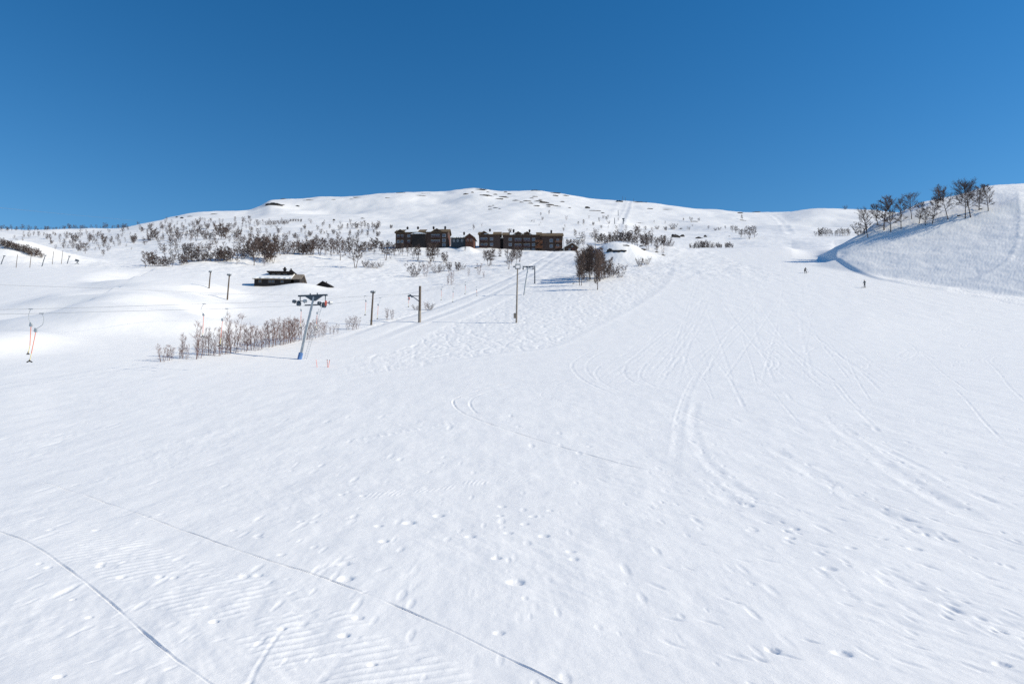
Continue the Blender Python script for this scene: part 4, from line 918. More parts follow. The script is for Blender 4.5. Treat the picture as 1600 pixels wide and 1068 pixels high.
# ------------------------------------------------------------------ houses
def window_mesh(w, h, mull=1, fm='frame'):
    f = MB(); t = 0.12; d = 0.10
    f.box((0, -d / 2, h / 2 - t / 2), (w, d, t)); f.box((0, -d / 2, -h / 2 + t / 2), (w, d, t))
    for x in (-w / 2 + t / 2, w / 2 - t / 2): f.box((x, -d / 2, 0), (t, d, h - 2 * t))
    for k in range(mull): f.box(((k + 1) * (w - 2 * t) / (mull + 1) - (w - 2 * t) / 2, -d / 2 + 0.01, 0), (0.07, d - 0.03, h - 2 * t))
    g = MB(); g.box((0, -0.02, 0), (w - 2 * t, 0.03, h - 2 * t))
    return f.mesh('window', M[fm]), g.mesh('pane', M['glass'])
WIN = {}
def window(root, p, w, h, rz=0.0, mull=1, fm='frame'):
    k = (w, h, mull, fm)
    if k not in WIN: WIN[k] = window_mesh(w, h, mull, fm)
    a = put('window', WIN[k][0], root, p, rz); put('pane', WIN[k][1], a)

def roof_prof(W, h, pitch, over, t, lift=0.02):
    k = math.tan(pitch)
    inn = [(-over, h - over * k + lift), (W / 2, h + k * W / 2 + lift), (W + over, h - over * k + lift)]
    out = [(W + over, h - over * k + lift + t), (W / 2, h + k * W / 2 + lift + t * 1.05), (-over, h - over * k + lift + t)]
    return inn + out, [(0, 1, 4, 5), (1, 2, 3, 4)]

def body(root, x0, x1, W, h, pitch, wallm, roofm, over=0.6, t=0.3, y0=0.0, depth=4.0):
    k = math.tan(pitch); m = MB()
    prof = [(y0, -depth), (y0 + W, -depth), (y0 + W, h), (y0 + W / 2, h + k * W / 2), (y0, h)]
    m.prism_x(prof, x0, x1); w = m.link('wall', M[wallm], root)
    pr, caps = roof_prof(W, h, pitch, over, t)
    r = MB(); r.prism_x([(y + y0, z) for y, z in pr], x0 - over, x1 + over, caps=caps); rf = r.link('roof', M[roofm], root)
    return w, rf

def roof_snow(rf, x0, x1, u0, u1, W, h, pitch, t=0.3, th=0.22, over=0.6, y0=0.0, back=False):
    k = math.tan(pitch); L0 = W / 2 + over; m = MB(); n = 14; rng = random.Random(int(x0 * 13 + x1 * 7))
    vs = []; fs = []
    for i in range(n + 1):
        x = x0 + (x1 - x0) * i / n
        a = u0 + rng.uniform(0, 0.12) * (1 if u0 > 0 else 0); b = u1 - rng.uniform(0, 0.10) * (1 if u1 < 1 else 0)
        for u, dz in ((a, 0.012), (a + 0.03, th), (b - 0.03, th), (b, 0.012)):
            y = -over + u * L0; z = h - over * k + u * L0 * k + t * 1.02 + dz
            vs.append((x, y0 + (W - y if back else y), z))
    for i in range(n):
        for j in range(3):
            q = (i * 4 + j, i * 4 + 4 + j, i * 4 + 5 + j, i * 4 + 1 + j); fs.append(q if not back else tuple(reversed(q)))
    fs += [(0, 1, 2, 3), tuple(reversed([n * 4, n * 4 + 1, n * 4 + 2, n * 4 + 3]))]
    m.add(vs, fs); return m.link('snow_cover', M['snowcap'], rf)

def chimney(rf, x, y, z, s=0.75, h=1.2):
    m = MB(); m.box((x, y, z), (s, s, h)); m.box((x, y, z + h / 2 + 0.08), (s + 0.3, s + 0.3, 0.16)); m.box((x, y, z + h / 2 + 0.36), (s * 0.7, s * 0.7, 0.4))
    return m.link('chimney', M['stone'], rf)

def dormer(root, xc, w, h, rise, W, wallm, roofm, y=-0.25):
    m = MB(); m.prism_y([(xc - w / 2, h - 0.6), (xc + w / 2, h - 0.6), (xc + w / 2, h), (xc, h + rise), (xc - w / 2, h)], y, W * 0.45); g = m.link('gable', M[wallm], root)
    k = rise / (w / 2); o = 0.45; t = 0.26
    inn = [(xc - w / 2 - o, h - o * k + 0.02), (xc, h + rise + 0.02), (xc + w / 2 + o, h - o * k + 0.02)]
    r = MB(); r.prism_y(inn + [(a, b + t) for a, b in reversed(inn)], y - 0.5, W * 0.48, caps=[(0, 1, 4, 5), (1, 2, 3, 4)]); r.link('gable_roof', M[roofm], g)
    return g

def balcony(root, xc, z, w, wood='timber_red', d=1.1, y=0.0):
    m = MB(); m.box((xc, y - d / 2, z), (w, d, 0.14)); b = m.link('balcony', M['timber'], root)
    r = MB(); r.box((xc, y - d + 0.05, z + 1.0), (w, 0.09, 0.12)); r.box((xc, y - d + 0.05, z + 0.25), (w, 0.07, 0.10))
    n = int(w / 0.28)
    for k in range(n + 1): r.box((xc - w / 2 + 0.05 + (w - 0.1) * k / n, y - d + 0.05, z + 0.62), (0.10, 0.05, 0.72))
    for s in (-1, 1): r.box((xc + s * (w / 2 - 0.04), y - d / 2, z + 1.0), (0.08, d - 0.15, 0.1))
    r.link('railing', M[wood], b); return b

PXM = 312 / F
def house_at(px, row, y, rz, name, label, cat, group=None):
    p = at(px, row, y); return thing(name, label, cat, p, rz, group)

# wide brown lodge: front left corner at 618
hs = 312 / F
h1 = house_at(618, 385, 312, R(-3), 'lodge', 'wide dark brown timber lodge with turf and snow on its roof and four chimneys', 'lodge', 'dark timber lodges')
L_ = 83 * hs; e1 = 6.5; W1 = 10.0; P1 = R(24)
w1, r1 = body(h1, 0, L_, W1, e1, P1, 'timber', 'sod')
for a, b, u0, u1 in ((4.2, 10.2, 0.0, 1.0), (0.1, 1.4, 0.3, 1), (14.2, 17.0, 0.0, 0.95)): roof_snow(r1, a, b, u0, u1, W1, e1, P1)
roof_snow(r1, 0, L_, 0.1, 1.0, W1, e1, P1, back=True)
ridge1 = e1 + math.tan(P1) * W1 / 2
for x in (4.4, 9.4, 16.8, 22.3): chimney(r1, x, W1 / 2 + 0.3, ridge1 + 0.7)
dormer(h1, 2.2, 4.2, e1, 1.2, W1, 'timber', 'sod'); dormer(h1, 19.3, 4.8, e1, 1.4, W1, 'timber', 'sod')
m = MB(); m.box((L_ * 0.45, -0.55, 2.0), (6.2, 1.1, 7.0)); sp = m.link('stair_tower', M['timber_black'], h1)
m = MB(); m.prism_y([(L_ * 0.45 - 3.6, 5.55), (L_ * 0.45 + 3.6, 5.55), (L_ * 0.45, 6.35)], -1.5, -0.02); m.link('porch_roof', M['snowcap'], sp)
for x in (1.2, 3.0, 6.2, 17.2, 18.6, 20.0): window(h1, (x, 0, 4.9), 1.3, 1.3); window(h1, (x, 0, 2.3), 1.3, 1.3)
for z in (4.9, 2.6, 0.5): window(h1, (22.6, 0, z), 1.5, 1.5, 0, 1)
balcony(h1, 19.0, 3.6, 4.6); balcony(h1, 19.0, 1.0, 4.6); balcony(h1, 2.2, 3.6, 3.2); balcony(h1, 5.9, 1.0, 3.0)
for y in (3.0, 6.6):
    for z in (4.6, 2.2): window(h1, (L_, y, z), 1.1, 1.3, R(90))
m = MB(); m.box((L_ + 0.06, 5.0, 3.2), (0.1, 8.6, 5.2)); m.link('red_cladding', M['timber_red'], h1)

# blue grey cabin between the lodges
h2 = house_at(704.5, 383.5, 309, R(-4), 'cabin', 'small blue grey cabin with snowy roof and red brown gable between the lodges', 'cabin')
k2 = 309 / F
w2, r2 = body(h2, 0, 24 * k2, 6.5, 3.5, R(27), 'timber_blue', 'grey_board', 0.5, 0.2)
roof_snow(r2, -0.3, 24 * k2, 0.05, 1.0, 6.5, 3.5, R(27), 0.2, 0.25, 0.5); chimney(r2, 5.6, 3.4, 5.9, 0.7, 1.2)
for x in (1.4, 3.2, 5.2): window(h2, (x, 0, 2.2), 0.9, 1.1)
m = MB(); x0, x1 = 24 * k2 + 0.02, 37 * k2; xm = (x0 + x1) / 2
m.prism_y([(x0, -3), (x1, -3), (x1, 3.2), (xm, 4.7), (x0, 3.2)], -1.6, 6.0); w3 = m.link('gabled_wing', M['timber_red'], h2)
r = MB(); inn = [(x0 - 0.7, 2.85), (xm, 4.73), (x1 + 0.7, 2.85)]; r.prism_y(inn + [(a, b + 0.25) for a, b in reversed(inn)], -2.4, 6.4, caps=[(0, 1, 4, 5), (1, 2, 3, 4)]); rw = r.link('wing_roof', M['grey_board'], w3)
r = MB(); inn = [(x0 - 0.4, 3.32), (xm, 5.0), (x1 + 0.3, 3.30)]; r.prism_y(inn + [(a, b + 0.22) for a, b in reversed(inn)], -1.4, 6.3, caps=[(0, 1, 4, 5), (1, 2, 3, 4)]); r.link('snow_cover', M['snowcap'], rw)
window(h2, (xm - 0.8, -1.6, 1.9), 0.9, 1.2); window(h2, (xm + 0.8, -1.6, 1.9), 0.9, 1.2)
balcony(h2, xm, 0.9, 3.2, 'timber_orange', 1.0, -1.6)

# second lodge: three gabled sections and a low link
h4 = house_at(748.5, 388, 312, R(-1), 'lodge', 'long dark lodge of three gabled sections with orange balconies, beside the small hut', 'lodge', 'dark timber lodges')
A0, A1, B0, B1, C0, C1 = 0, 33.5 * hs, 38.5 * hs, 98 * hs, 98.6 * hs, 132 * hs
for x0, x1, eh, W_, p_, y0 in ((A0, A1, 6.5, 9.0, R(24), 0), (B0, B1, 6.2, 9.0, R(24), 0), (C0, C1, 5.6, 8.5, R(25), -0.6)):
    ww, rr = body(h4, x0, x1, W_, eh, p_, 'timber', 'sod', y0=y0)
    rg = eh + math.tan(p_) * W_ / 2
    if x0 == A0:
        roof_snow(rr, 2.4, 6.4, 0.0, 1.0, W_, eh, p_, y0=y0); chimney(rr, 4.8, W_ / 2, rg + 0.7); dormer(h4, 2.3, 4.2, eh, 1.3, W_, 'timber', 'sod')
    elif x0 == B0:
        roof_snow(rr, x0 + 3.0, x0 + 5.5, 0, 0.8, W_, eh, p_, y0=y0); roof_snow(rr, x0 + 8.2, x0 + 9.6, 0, 1, W_, eh, p_, y0=y0); roof_snow(rr, x0 + 12.2, x0 + 15.2, 0, 0.9, W_, eh, p_, y0=y0)
        chimney(rr, x0 + 4.7, W_ / 2, rg + 0.7); chimney(rr, x0 + 12.2, W_ / 2, rg + 0.6)
        dormer(h4, x0 + 6.9, 4.4, eh, 1.35, W_, 'timber', 'sod'); dormer(h4, x0 + 11.0, 4.0, eh, 1.3, W_, 'timber', 'sod')
    else:
        chimney(rr, x0 + 4.8, y0 + W_ / 2, rg + 0.6)
    roof_snow(rr, x0 + 0.2, x1 - 0.2, 0.1, 1.0, W_, eh, p_, y0=y0, back=True)
m = MB(); m.box(((A1 + B0) / 2, 4.8, 0.8), (B0 - A1 - 0.02, 6.0, 8.6)); lk = m.link('link_wing', M['timber_black'], h4)
m = MB(); m.box(((A1 + B0) / 2, 4.6, 5.28), (B0 - A1 - 0.02, 6.8, 0.35)); m.link('snow_cover', M['snowcap'], lk)
for x, zs in ((1.4, (4.4, 1.8)), (3.1, (4.4, 1.8)), (5.8, (4.4, 1.8)), (B0 + 3.2, (4.2, 1.7)), (B0 + 6.0, (4.0, 1.5)), (B0 + 7.6, (4.0, 1.5)), (B0 + 10.2, (4.0, 1.5, -0.7)), (B0 + 11.6, (4.0, 1.5, -0.7)), (B0 + 14.0, (4.1, 1.6, -0.7))):
    for z in zs: window(h4, (x, 0, z), 1.45, 1.35)
for z in (3.4, 0.8): window(h4, (C0 + 4.6, -0.6, z), 1.5, 1.5)
for z in (3.0, 0.4): window(h4, (C0 + 7.6, -0.6, z + 0.5), 1.2, 1.4)
for x, w_ in ((2.4, 3.4), (B0 + 6.9, 3.6), (B0 + 11.0, 3.6)):
    for z in (2.7, 0.15): balcony(h4, x, z, w_, 'timber_red')
for z in (2.1, -0.5): balcony(h4, C0 + 7.9, z, 3.2, 'timber_orange', y=-0.6)
for z in (2.4, -0.3): balcony(h4, C0 - 1.1, z, 3.4, 'timber_orange', 1.5)
m = MB()
for k in range(9): m.box((C0 + 0.4 - k * 0.3, -1.75, 2.3 - k * 0.28), (0.34, 0.7, 0.07))
m.box((C0 - 0.8, -2.12, 1.9), (3.0, 0.07, 0.22), M=Matrix.Rotation(R(-43), 3, 'Y')); m.link('outdoor_stair', M['timber_orange'], h4)
m = MB(); m.box((5.4, -1.6, -2.6), (4.0, 1.4, 0.3)); m.box((3.7, -1.6, -3.2), (0.2, 1.2, 1.0)); m.box((7.1, -1.6, -3.2), (0.2, 1.2, 1.0)); m.link('terrace', M['timber_black'], h4)

# snow roofed hut beside the second lodge
h5 = house_at(883, 391, 306, R(4), 'hut', 'little dark hut with a thick white roof at the end of the second lodge', 'hut')
k5 = 306 / F
m = MB(); m.prism_y([(0, -3), (19 * k5, -3), (19 * k5, 1.4), (11.5 * k5, 3.3), (0, 1.1)], 0, 8); hw = m.link('wall', M['timber'], h5)
inn = [(-0.8, 0.92), (11.5 * k5, 3.33), (19 * k5 + 0.7, 1.2)]
r = MB(); r.prism_y(inn + [(a, b + 0.18) for a, b in reversed(inn)], -0.7, 8.5, caps=[(0, 1, 4, 5), (1, 2, 3, 4)]); hr = r.link('roof', M['grey_board'], h5)
inn = [(-0.7, 1.13), (11.5 * k5, 3.54), (19 * k5 + 0.3, 1.55)]
r = MB(); r.prism_y(inn + [(a, b + 0.35) for a, b in reversed(inn)], -0.5, 8.4, caps=[(0, 1, 4, 5), (1, 2, 3, 4)]); r.link('snow_cover', M['snowcap'], hr)
window(h5, (2.0, 0, 0.4), 0.8, 0.8); window(h5, (11.5 * k5, 0, 1.9), 0.7, 0.7)
m = MB(); m.box((3.7, -0.05, 0.0), (0.9, 0.08, 2.0)); m.link('door', M['timber_red'], h5)

# tarred cabin above the terrain park
pc = ground(397, 447, dmax=240); yc = pc.y
h6 = thing('cabin', 'black tarred cabin with snow on its front roof and a bare plank end', 'cabin', pc, R(5))
k6 = yc / F; Lc = 56 * k6; Lt = 70 * k6
w6, r6 = body(h6, 0, Lc + 0.02, 6.6, 12 * k6, R(25), 'timber_black', 'grey_board', 0.35, 0.14)
roof_snow(r6, -0.25, Lc + 0.2, 0.02, 1.0, 6.6, 12 * k6, R(25), 0.14, 0.24, 0.35); roof_snow(r6, -0.25, Lc, 0.02, 1.0, 6.6, 12 * k6, R(25), 0.14, 0.24, 0.35, back=True)
body(h6, Lc + 0.72, Lt, 6.6, 12 * k6 + 0.03, R(25), 'timber_black', 'grey_board', 0.34, 0.14, y0=-0.03)
m = MB(); m.box(((20 + 56) / 2 * k6, 3.6, 12 * k6 + 1.25), (36 * k6, 3.4, 1.3)); up = m.link('raised_roof_room', M['timber_black'], h6)
m = MB(); m.box((37 * k6, 3.5, 12 * k6 + 2.02), (42 * k6, 4.2, 0.24)); ur = m.link('flat_roof', M['timber_black'], up)
chimney(ur, 40 * k6, 4.0, 12 * k6 + 2.55, 0.55, 0.9); chimney(ur, 50 * k6, 4.0, 12 * k6 + 2.4, 0.45, 0.5)
for x in (26, 34, 44): window(up, (x * k6, 1.9, 12 * k6 + 1.40), 0.9, 0.5, fm='pole')
for x in (9, 24, 29, 43): window(h6, (x * k6, 0, 8 * k6), 0.8, 0.75, fm='pole')
window(h6, (Lt, 3.3, 9.5 * k6), 0.7, 0.7, R(90), fm='pole')
# hut buried to its gable
pb = ground(505, 447.5, dmax=240)
h7 = thing('hut', 'low black hut buried in snow up to its gable', 'hut', pb, R(-4)); k7 = pb.y / F
m = MB(); m.prism_y([(-9 * k7, -2), (10 * k7, -2), (10 * k7, 1.2 * k7), (0, 7.5 * k7), (-9 * k7, 1.2 * k7)], 0, 5); hw = m.link('wall', M['timber_black'], h7)
inn = [(-11.5 * k7, 0.2 * k7), (0, 7.7 * k7), (12.5 * k7, 0.2 * k7)]
r = MB(); r.prism_y(inn + [(a, b + 0.14) for a, b in reversed(inn)], -0.5, 5.5, caps=[(0, 1, 4, 5), (1, 2, 3, 4)]); hr = r.link('roof', M['timber_black'], h7)
m = MB(); m.tube([(0.2, 1.6, 7 * k7), (0.2, 1.6, 10 * k7)], 0.09, 8); m.link('flue', M['stone'], hr)
# ------------------------------------------------------------------ lift, poles, ropes
def lift_y(px): return 41.4 / (0.24 - ray(px, 480)[0])
def loc(root, P): return [Vector(p) - root.location for p in P]
def sheaves(m, c, n, r, gap, ax):
    for k in range(n):
        p = Vector(c) + Vector(ax) * ((k - (n - 1) / 2) * gap); s = Vector((0.97, -0.23, 0)) * 0.09
        m.tube([p - s, p + s], r, 12)

# leaning steel tower
b = ground(468, 561, dmax=120); y = b.y; k = y / F
t = thing('lift_tower', 'leaning grey steel lift tower with a wide crossarm and a blue padded foot', 'lift tower', b)
hd = at(490.5, 463.5, y)
m = MB(); v = hd - b; m.tube([Vector((0, 0, -0.3)), v * 0.5, v], [0.20, 0.17, 0.13], 4); m.link('mast', M['steel'], t)
m = MB(); m.tube([v * -0.01, v * 0.105], [0.26, 0.25], 8); m.link('padding', M['blue'], t)
m = MB(); u = Vector((0.97, -0.23, 0)).normalized(); c = v + Vector((0, 0, 0.15))
ra = math.atan2(u.y, u.x); hl = 24.3 * k / 0.97
m.box(c + u * (-2.0 * k), (2 * hl, 0.22, 0.17), ra); m.link('crossarm', M['steel_dark'], t)
m = MB()
prof = [(-1.05, -0.10), (-0.2, -0.62), (0.2, -0.62), (1.05, -0.10)]
vs = [c + u * a + Vector((0, 0, z)) + Vector((0.23, 0.97, 0)) * d for d in (-0.08, 0.08) for a, z in prof]
m.add(vs, [(0, 1, 2, 3), (7, 6, 5, 4), (0, 4, 5, 1), (1, 5, 6, 2), (2, 6, 7, 3), (3, 7, 4, 0)]); m.link('gusset', M['steel_dark'], t)
for s, ox, dz in ((-1, -24, 8.5), (1, 20, 12.5)):
    m = MB(); p = c + u * (ox * k + s * 0.0) - Vector((0, 0, dz * k)); ax = Vector((0.24, 0.97, 0)); 
    m.tube([p + Vector((0, 0, dz * k)), p], 0.06, 6); m.tube([p - u * 0.75, p + u * 0.75], 0.05, 6)
    for q in (-0.65, -0.2, 0.55): m.tube([p + u * q + Vector((0, 0, 0.1)), p + u * q - Vector((0, 0, 0.24))], 0.05, 6)
    a = m.link('sheave_arm', M['steel_dark'], t)
    for q, r_ in ((-0.72, 0.19), (-0.15, 0.25), (0.62, 0.19)):
        m = MB(); w_ = p + u * q - Vector((0, 0, 0.28 if r_ > 0.2 else 0.0)); m.tube([w_ - Vector((0.1, 0.12, 0)), w_ + Vector((0.1, 0.12, 0))], r_, 14); m.link('sheave', M['steel_dark' if q < 0.5 else 'steel'], a)
    if s > 0:
        m = MB(); m.box(p + u * 0.1 + Vector((0, -0.1, -0.05)), (0.2, 0.1, 0.55)); m.link('red_plate', M['redpole'], a)
m = MB(); g = v + Vector((0, 0, -13 * k)); m.tube([g + u * -15.5 * k, g + u * -9 * k + Vector((0, 0, 0.0)), g + u * -8 * k, g + u * 10 * k, g + u * 12.5 * k - Vector((0, 0, 2.2 * k))], 0.075, 6); m.link('lower_bar', M['steel_dark'], t)
m = MB(); q0 = Vector((6.5 * k, 0.1, 0)); q1 = Vector((28 * k, 0.1, 80 * k))
m.tube([q0, q1], 0.018, 4)
m.tube([q0 + Vector((0.28, 0, 0)), q1 + Vector((0.28, 0, 0))], 0.018, 4)
for i in range(22): a = q0.lerp(q1, (i + .5) / 22); m.tube([a, a + Vector((0.28, 0, 0))], 0.015, 4)
m.link('ladder', M['steel'], t)
for dx in (-6.5, 5.8): m = MB(); m.tube([c + u * dx * k + Vector((0, 0, 0.08)), c + u * dx * k + Vector((0, 0, 0.26))], 0.07, 8); m.link('lifting_eye', M['steel_dark'], t)

def pole(px, r0, px1, r1, rad, name, label, cat, mt, dmax=400, group=None, taper=0.75, y=None):
    p = on(px, y, r0) if y else ground(px, r0, dmax=dmax); k = p.y / F
    t = thing(name, label, cat, p, 0, group)
    v = Vector(((px1 - px) * k, 0, (r0 - r1) * k))
    m = MB(); m.tube([Vector((0, 0, -0.4)), v * 0.5, v], [rad, rad * (1 + taper) / 2, rad * taper], 10); m.link('pole', M[mt], t)
    return t, v, k

def floods(t, v, n, spread, size=0.22, tilt=-0.5):
    m = MB(); m.box(v + Vector((0, 0, -0.15)), (spread * 2, 0.08, 0.08)); br = m.link('lamp_bracket', M['steel_dark'], t)
    for i in range(n):
        x = -spread + 2 * spread * i / max(1, n - 1)
        R_ = Matrix.Rotation(tilt, 3, 'X') @ Matrix.Rotation(0.5 * (i - (n - 1) / 2), 3, 'Z')
        m = MB(); m.box(v + Vector((x, -0.12, 0.05)), (size * 1.5, size * 0.8, size * 1.2), M=R_); h = m.link('floodlight', M['steel_dark'], br)
        m = MB(); m.box(v + Vector((x, -0.12, 0.05)) + R_ @ Vector((0, -size * 0.43, 0)), (size * 1.2, 0.03, size * 0.95), M=R_); m.link('lens', M['lamp'], h)

t, v, k = pole(579.8, 507.5, 582.2, 455.5, 0.16, 'floodlight_pole', 'dark wooden pole with a tuft of floodlights beside the end of the sapling thicket', 'light pole', 'pole'); floods(t, v, 3, 0.24)
t, v, k = pole(326.5, 450.3, 328, 424, 0.13, 'floodlight_pole', 'shorter wooden floodlight pole uphill of the other above the terrain park', 'light pole', 'pole', 300); floods(t, v, 2, 0.12)
t, v, k = pole(355, 468, 357.2, 428.5, 0.15, 'floodlight_pole', 'taller wooden floodlight pole with a forked lamp head near the tarred cabin', 'light pole', 'pole', 300); floods(t, v, 3, 0.26)
# wooden lift pole with a bracket arm
t, v, k = pole(655.5, 503.5, 655.7, 446, 0.21, 'lift_pole', 'thick wooden lift pole with a bracket arm holding cable wheels', 'lift pole', 'pole', 300, taper=0.92)
z1, z2 = v.z - 16 * k, v.z - 25 * k
m = MB(); m.tube([(0, 0, z1), (-17 * k, 0, z1 + 0.05)], 0.06, 6); m.tube([(0, 0, z2), (-12 * k, 0, z1)], 0.07, 6); ar = m.link('bracket_arm', M['steel_dark'], t)
for dx, dz in ((-17.5, 0), (-15, 1.2), (-12.5, -0.5)): m = MB(); m.tube([(dx * k, -0.15, z1 + dz * k), (dx * k, 0.15, z1 + dz * k)], 0.17, 12); m.link('sheave', M['steel_dark'], ar)
m = MB(); m.box((-17 * k, -0.1, z1 - 4.2 * k), (0.28, 0.1, 0.42)); m.link('red_plate', M['redpole'], ar)
m = MB(); m.tube([(0, 0, -0.1), (0, 0, 1.9)], [0.245, 0.235], 10); m.link('pole_sleeve', M['pole_grey'], t)
m = MB(); m.box((1.6 * k, 0, v.z - 26 * k), (0.08, 0.1, 0.9)); m.link('red_strip', M['timber_red'], t)
# tall floodlight mast
t, v, k = pole(806.8, 504, 808.8, 418, 0.15, 'floodlight_mast', 'tall slim light mast with a rectangular lamp frame and a switch box low down', 'light pole', 'pole_grey', 300, taper=0.7)
m = MB(); w_ = 4.3 * k
for dz in (0, 6.0 * k): m.box(v + Vector((0.3 * k, 0, dz)), (2 * w_, 0.14, 0.13))
for s in (-1, 1): m.box(v + Vector((0.3 * k + s * (w_ - 0.06), 0, 3 * k)), (0.10, 0.12, 6.0 * k - 0.14))
fr = m.link('lamp_frame', M['steel_dark'], t)
for dx in (-2.6, 0.3, 3.2):
    m = MB(); m.box(v + Vector((dx * k, -0.16, 6.0 * k + 0.05)), (0.26, 0.16, 0.22), M=Matrix.Rotation(-0.5, 3, 'X')); m.link('floodlight', M['lamp'], fr)
m = MB(); m.box(v + Vector((-5.6 * k, 0, 3.0 * k)), (0.26, 0.2, 0.22)); m.link('horn', M['steel_dark'], fr)
m = MB(); m.box((-2.6 * k, -0.12, 11 * k), (3.4 * k, 0.22, 8.0 * k)); m.link('switch_box', M['pole_grey'], t)
# steel T tower and dark pole up the lift track
t, v, k = pole(818.2, 461, 825.5, 415.5, 0.16, 'lift_tower', 'light steel lift tower with a T crossarm half way up the lift track', 'lift tower', 'steel', 300, taper=0.8)
m = MB(); m.box(v + Vector((0, 0, 0)), (17.5 * k, 0.2, 0.22)); m.box(v + Vector((0, 0, -1.2 * k)), (7 * k, 0.16, 0.2)); m.link('crossarm', M['steel_dark'], t)
for dx in (-8, 7.6): m = MB(); m.tube([v + Vector((dx * k, 0, 0)), v + Vector((dx * k, 0, -3.4 * k))], 0.06, 6); m.tube([v + Vector((dx * k, -0.4, -3.4 * k)), v + Vector((dx * k, 0.4, -3.4 * k))], 0.17, 8); m.link('sheave_arm', M['steel_dark'], t)
m = MB(); m.tube([v + Vector((-4 * k, 0, -3.6 * k)), v + Vector((6 * k, 0, -3.6 * k))], 0.05, 6); m.link('lower_bar', M['steel'], t)
pole(835.6, 443, 835.6, 414.5, 0.15, 'wooden_pole', 'plain black wooden pole next to the T shaped lift tower', 'pole', 'steel_dark', 300, taper=0.95)
pole(881.2, 391, 880.4, 370, 0.14, 'steel_pole', 'thin pale pole against the end wall of the second lodge', 'pole', 'steel', 304, taper=0.9)
t, v, k = pole(904.5, 388.5, 905.5, 366, 0.16, 'lift_tower', 'pale steel lift tower with a T head beside the snow roofed hut', 'lift tower', 'steel', 302, taper=0.8)
m = MB(); m.box(v, (10 * k, 0.2, 0.3)); m.link('crossarm', M['steel_dark'], t)
pole(930, 378, 930, 366, 0.14, 'wooden_pole', 'short dark pole among the birches behind the dark clump', 'pole', 'pole', 330, y=300)
for a, r0, r1, lab in [(960.4, 350, 340, 'lift pole lowest beside the upper lift lane'), (966, 337, 328, 'lift pole second up beside the upper lift lane'), (973, 313.6, 306, 'pole on the skyline at the top of the lift lane'), (977.3, 314, 308, 'shorter pole right beside it on the skyline'), (990, 315, 310, 'thin post on the skyline beyond the wide reddish rock')]:
    pole(a, r0, a, r1, 0.30 if r0 > 320 else 0.22, 'lift_pole', lab, 'lift pole', 'steel_dark', 1300)
t, v, k = pole(973.6, 350, 974.2, 341.5, 0.42, 'lift_tower', 'dark stout lift tower with a heavy head half way up the upper lift lane', 'lift tower', 'steel_dark', 900, taper=0.9)
m = MB(); m.box(v, (3.6 * k, 0.7, 1.6 * k)); m.box(v + Vector((0.4 * k, 0, -3 * k)), (2.6 * k, 0.6, 1.2 * k)); m.link('crossarm', M['steel_dark'], t)
# little drag lift far on the pale slope
for px, r0, px1, r1, head, lab in [(1, 413, 6, 399.5, 1, 'small leaning T shaped lift post under the shrub mound, first of three'), (65, 416, 70, 398.5, 1, 'small leaning T shaped lift post in the middle of the row below the mound'), (104.5, 412, 108, 400, 1, 'small leaning T shaped lift post next to the snow cannon')]:
    t, v, k = pole(px, r0, px1, r1, 0.10, 'lift_post', lab, 'lift post', 'steel_dark', 330, taper=0.85)
    m = MB(); m.box(v, (3.6 * k, 0.14, 0.16)); m.link('crossarm', M['steel_dark'], t)
for px, r0, r1, lab in [(25, 418, 397, 'thin straight post between the first two T shaped lift posts'), (46.5, 418, 395, 'thin dark straight post in front of the shrub mound'), (81.5, 413, 392, 'thin straight post uphill of the middle T shaped lift post'), (95.8, 412, 391, 'thin straight post between the last two T shaped lift posts')]:
    pole(px, r0, px + 1.3, r1, 0.065, 'wooden_post', lab, 'post', 'pole', 330, taper=0.8)
p = ground(120.5, 412.5, dmax=330); k = p.y / F
t = thing('snow_cannon', 'dark snow cannon on a stand near the last small lift post', 'snow cannon', p)
m = MB()
for a in range(3): m.tube([(0, 0, 3.5 * k), (0.5 * math.cos(a * 2.1), 0.5 * math.sin(a * 2.1), -0.1)], 0.06, 6)
m.link('stand', M['steel_dark'], t)
m = MB(); m.tube([(-2.6 * k, -0.2, 6.6 * k), (-1.5 * k, -0.1, 6.2 * k), (1.4 * k, 0.1, 5.2 * k), (1.9 * k, 0.1, 5.0 * k)], [0.36, 0.30, 0.30, 0.2], 12); m.link('barrel', M['steel_dark'], t)

# red marker stakes
for px, r0, px1, r1, lab in [(495.7, 573.5, 493.6, 561.5, 'leaning thin red stake standing alone by the steel lift tower'), (511.8, 573.5, 511, 562, 'upright one of two crossing red stakes with black tips'), (512.9, 573.6, 514.7, 562.6, 'tilted one of two crossing red stakes with black tips')]:
    p = ground(px, r0, dmax=120); k = p.y / F
    t = thing('marker_stake', lab, 'marker stake', p); v = Vector(((px1 - px) * k, 0, (r0 - r1) * k))
    m = MB(); m.tube([(0, 0, -0.1), v], 0.028 if px > 500 else 0.022, 6); m.link('stake', M['redpole'], t)
    if px > 500: m = MB(); m.tube([v * 0.97, v * 1.05], 0.05, 8); m.link('tip', M['black'], t)

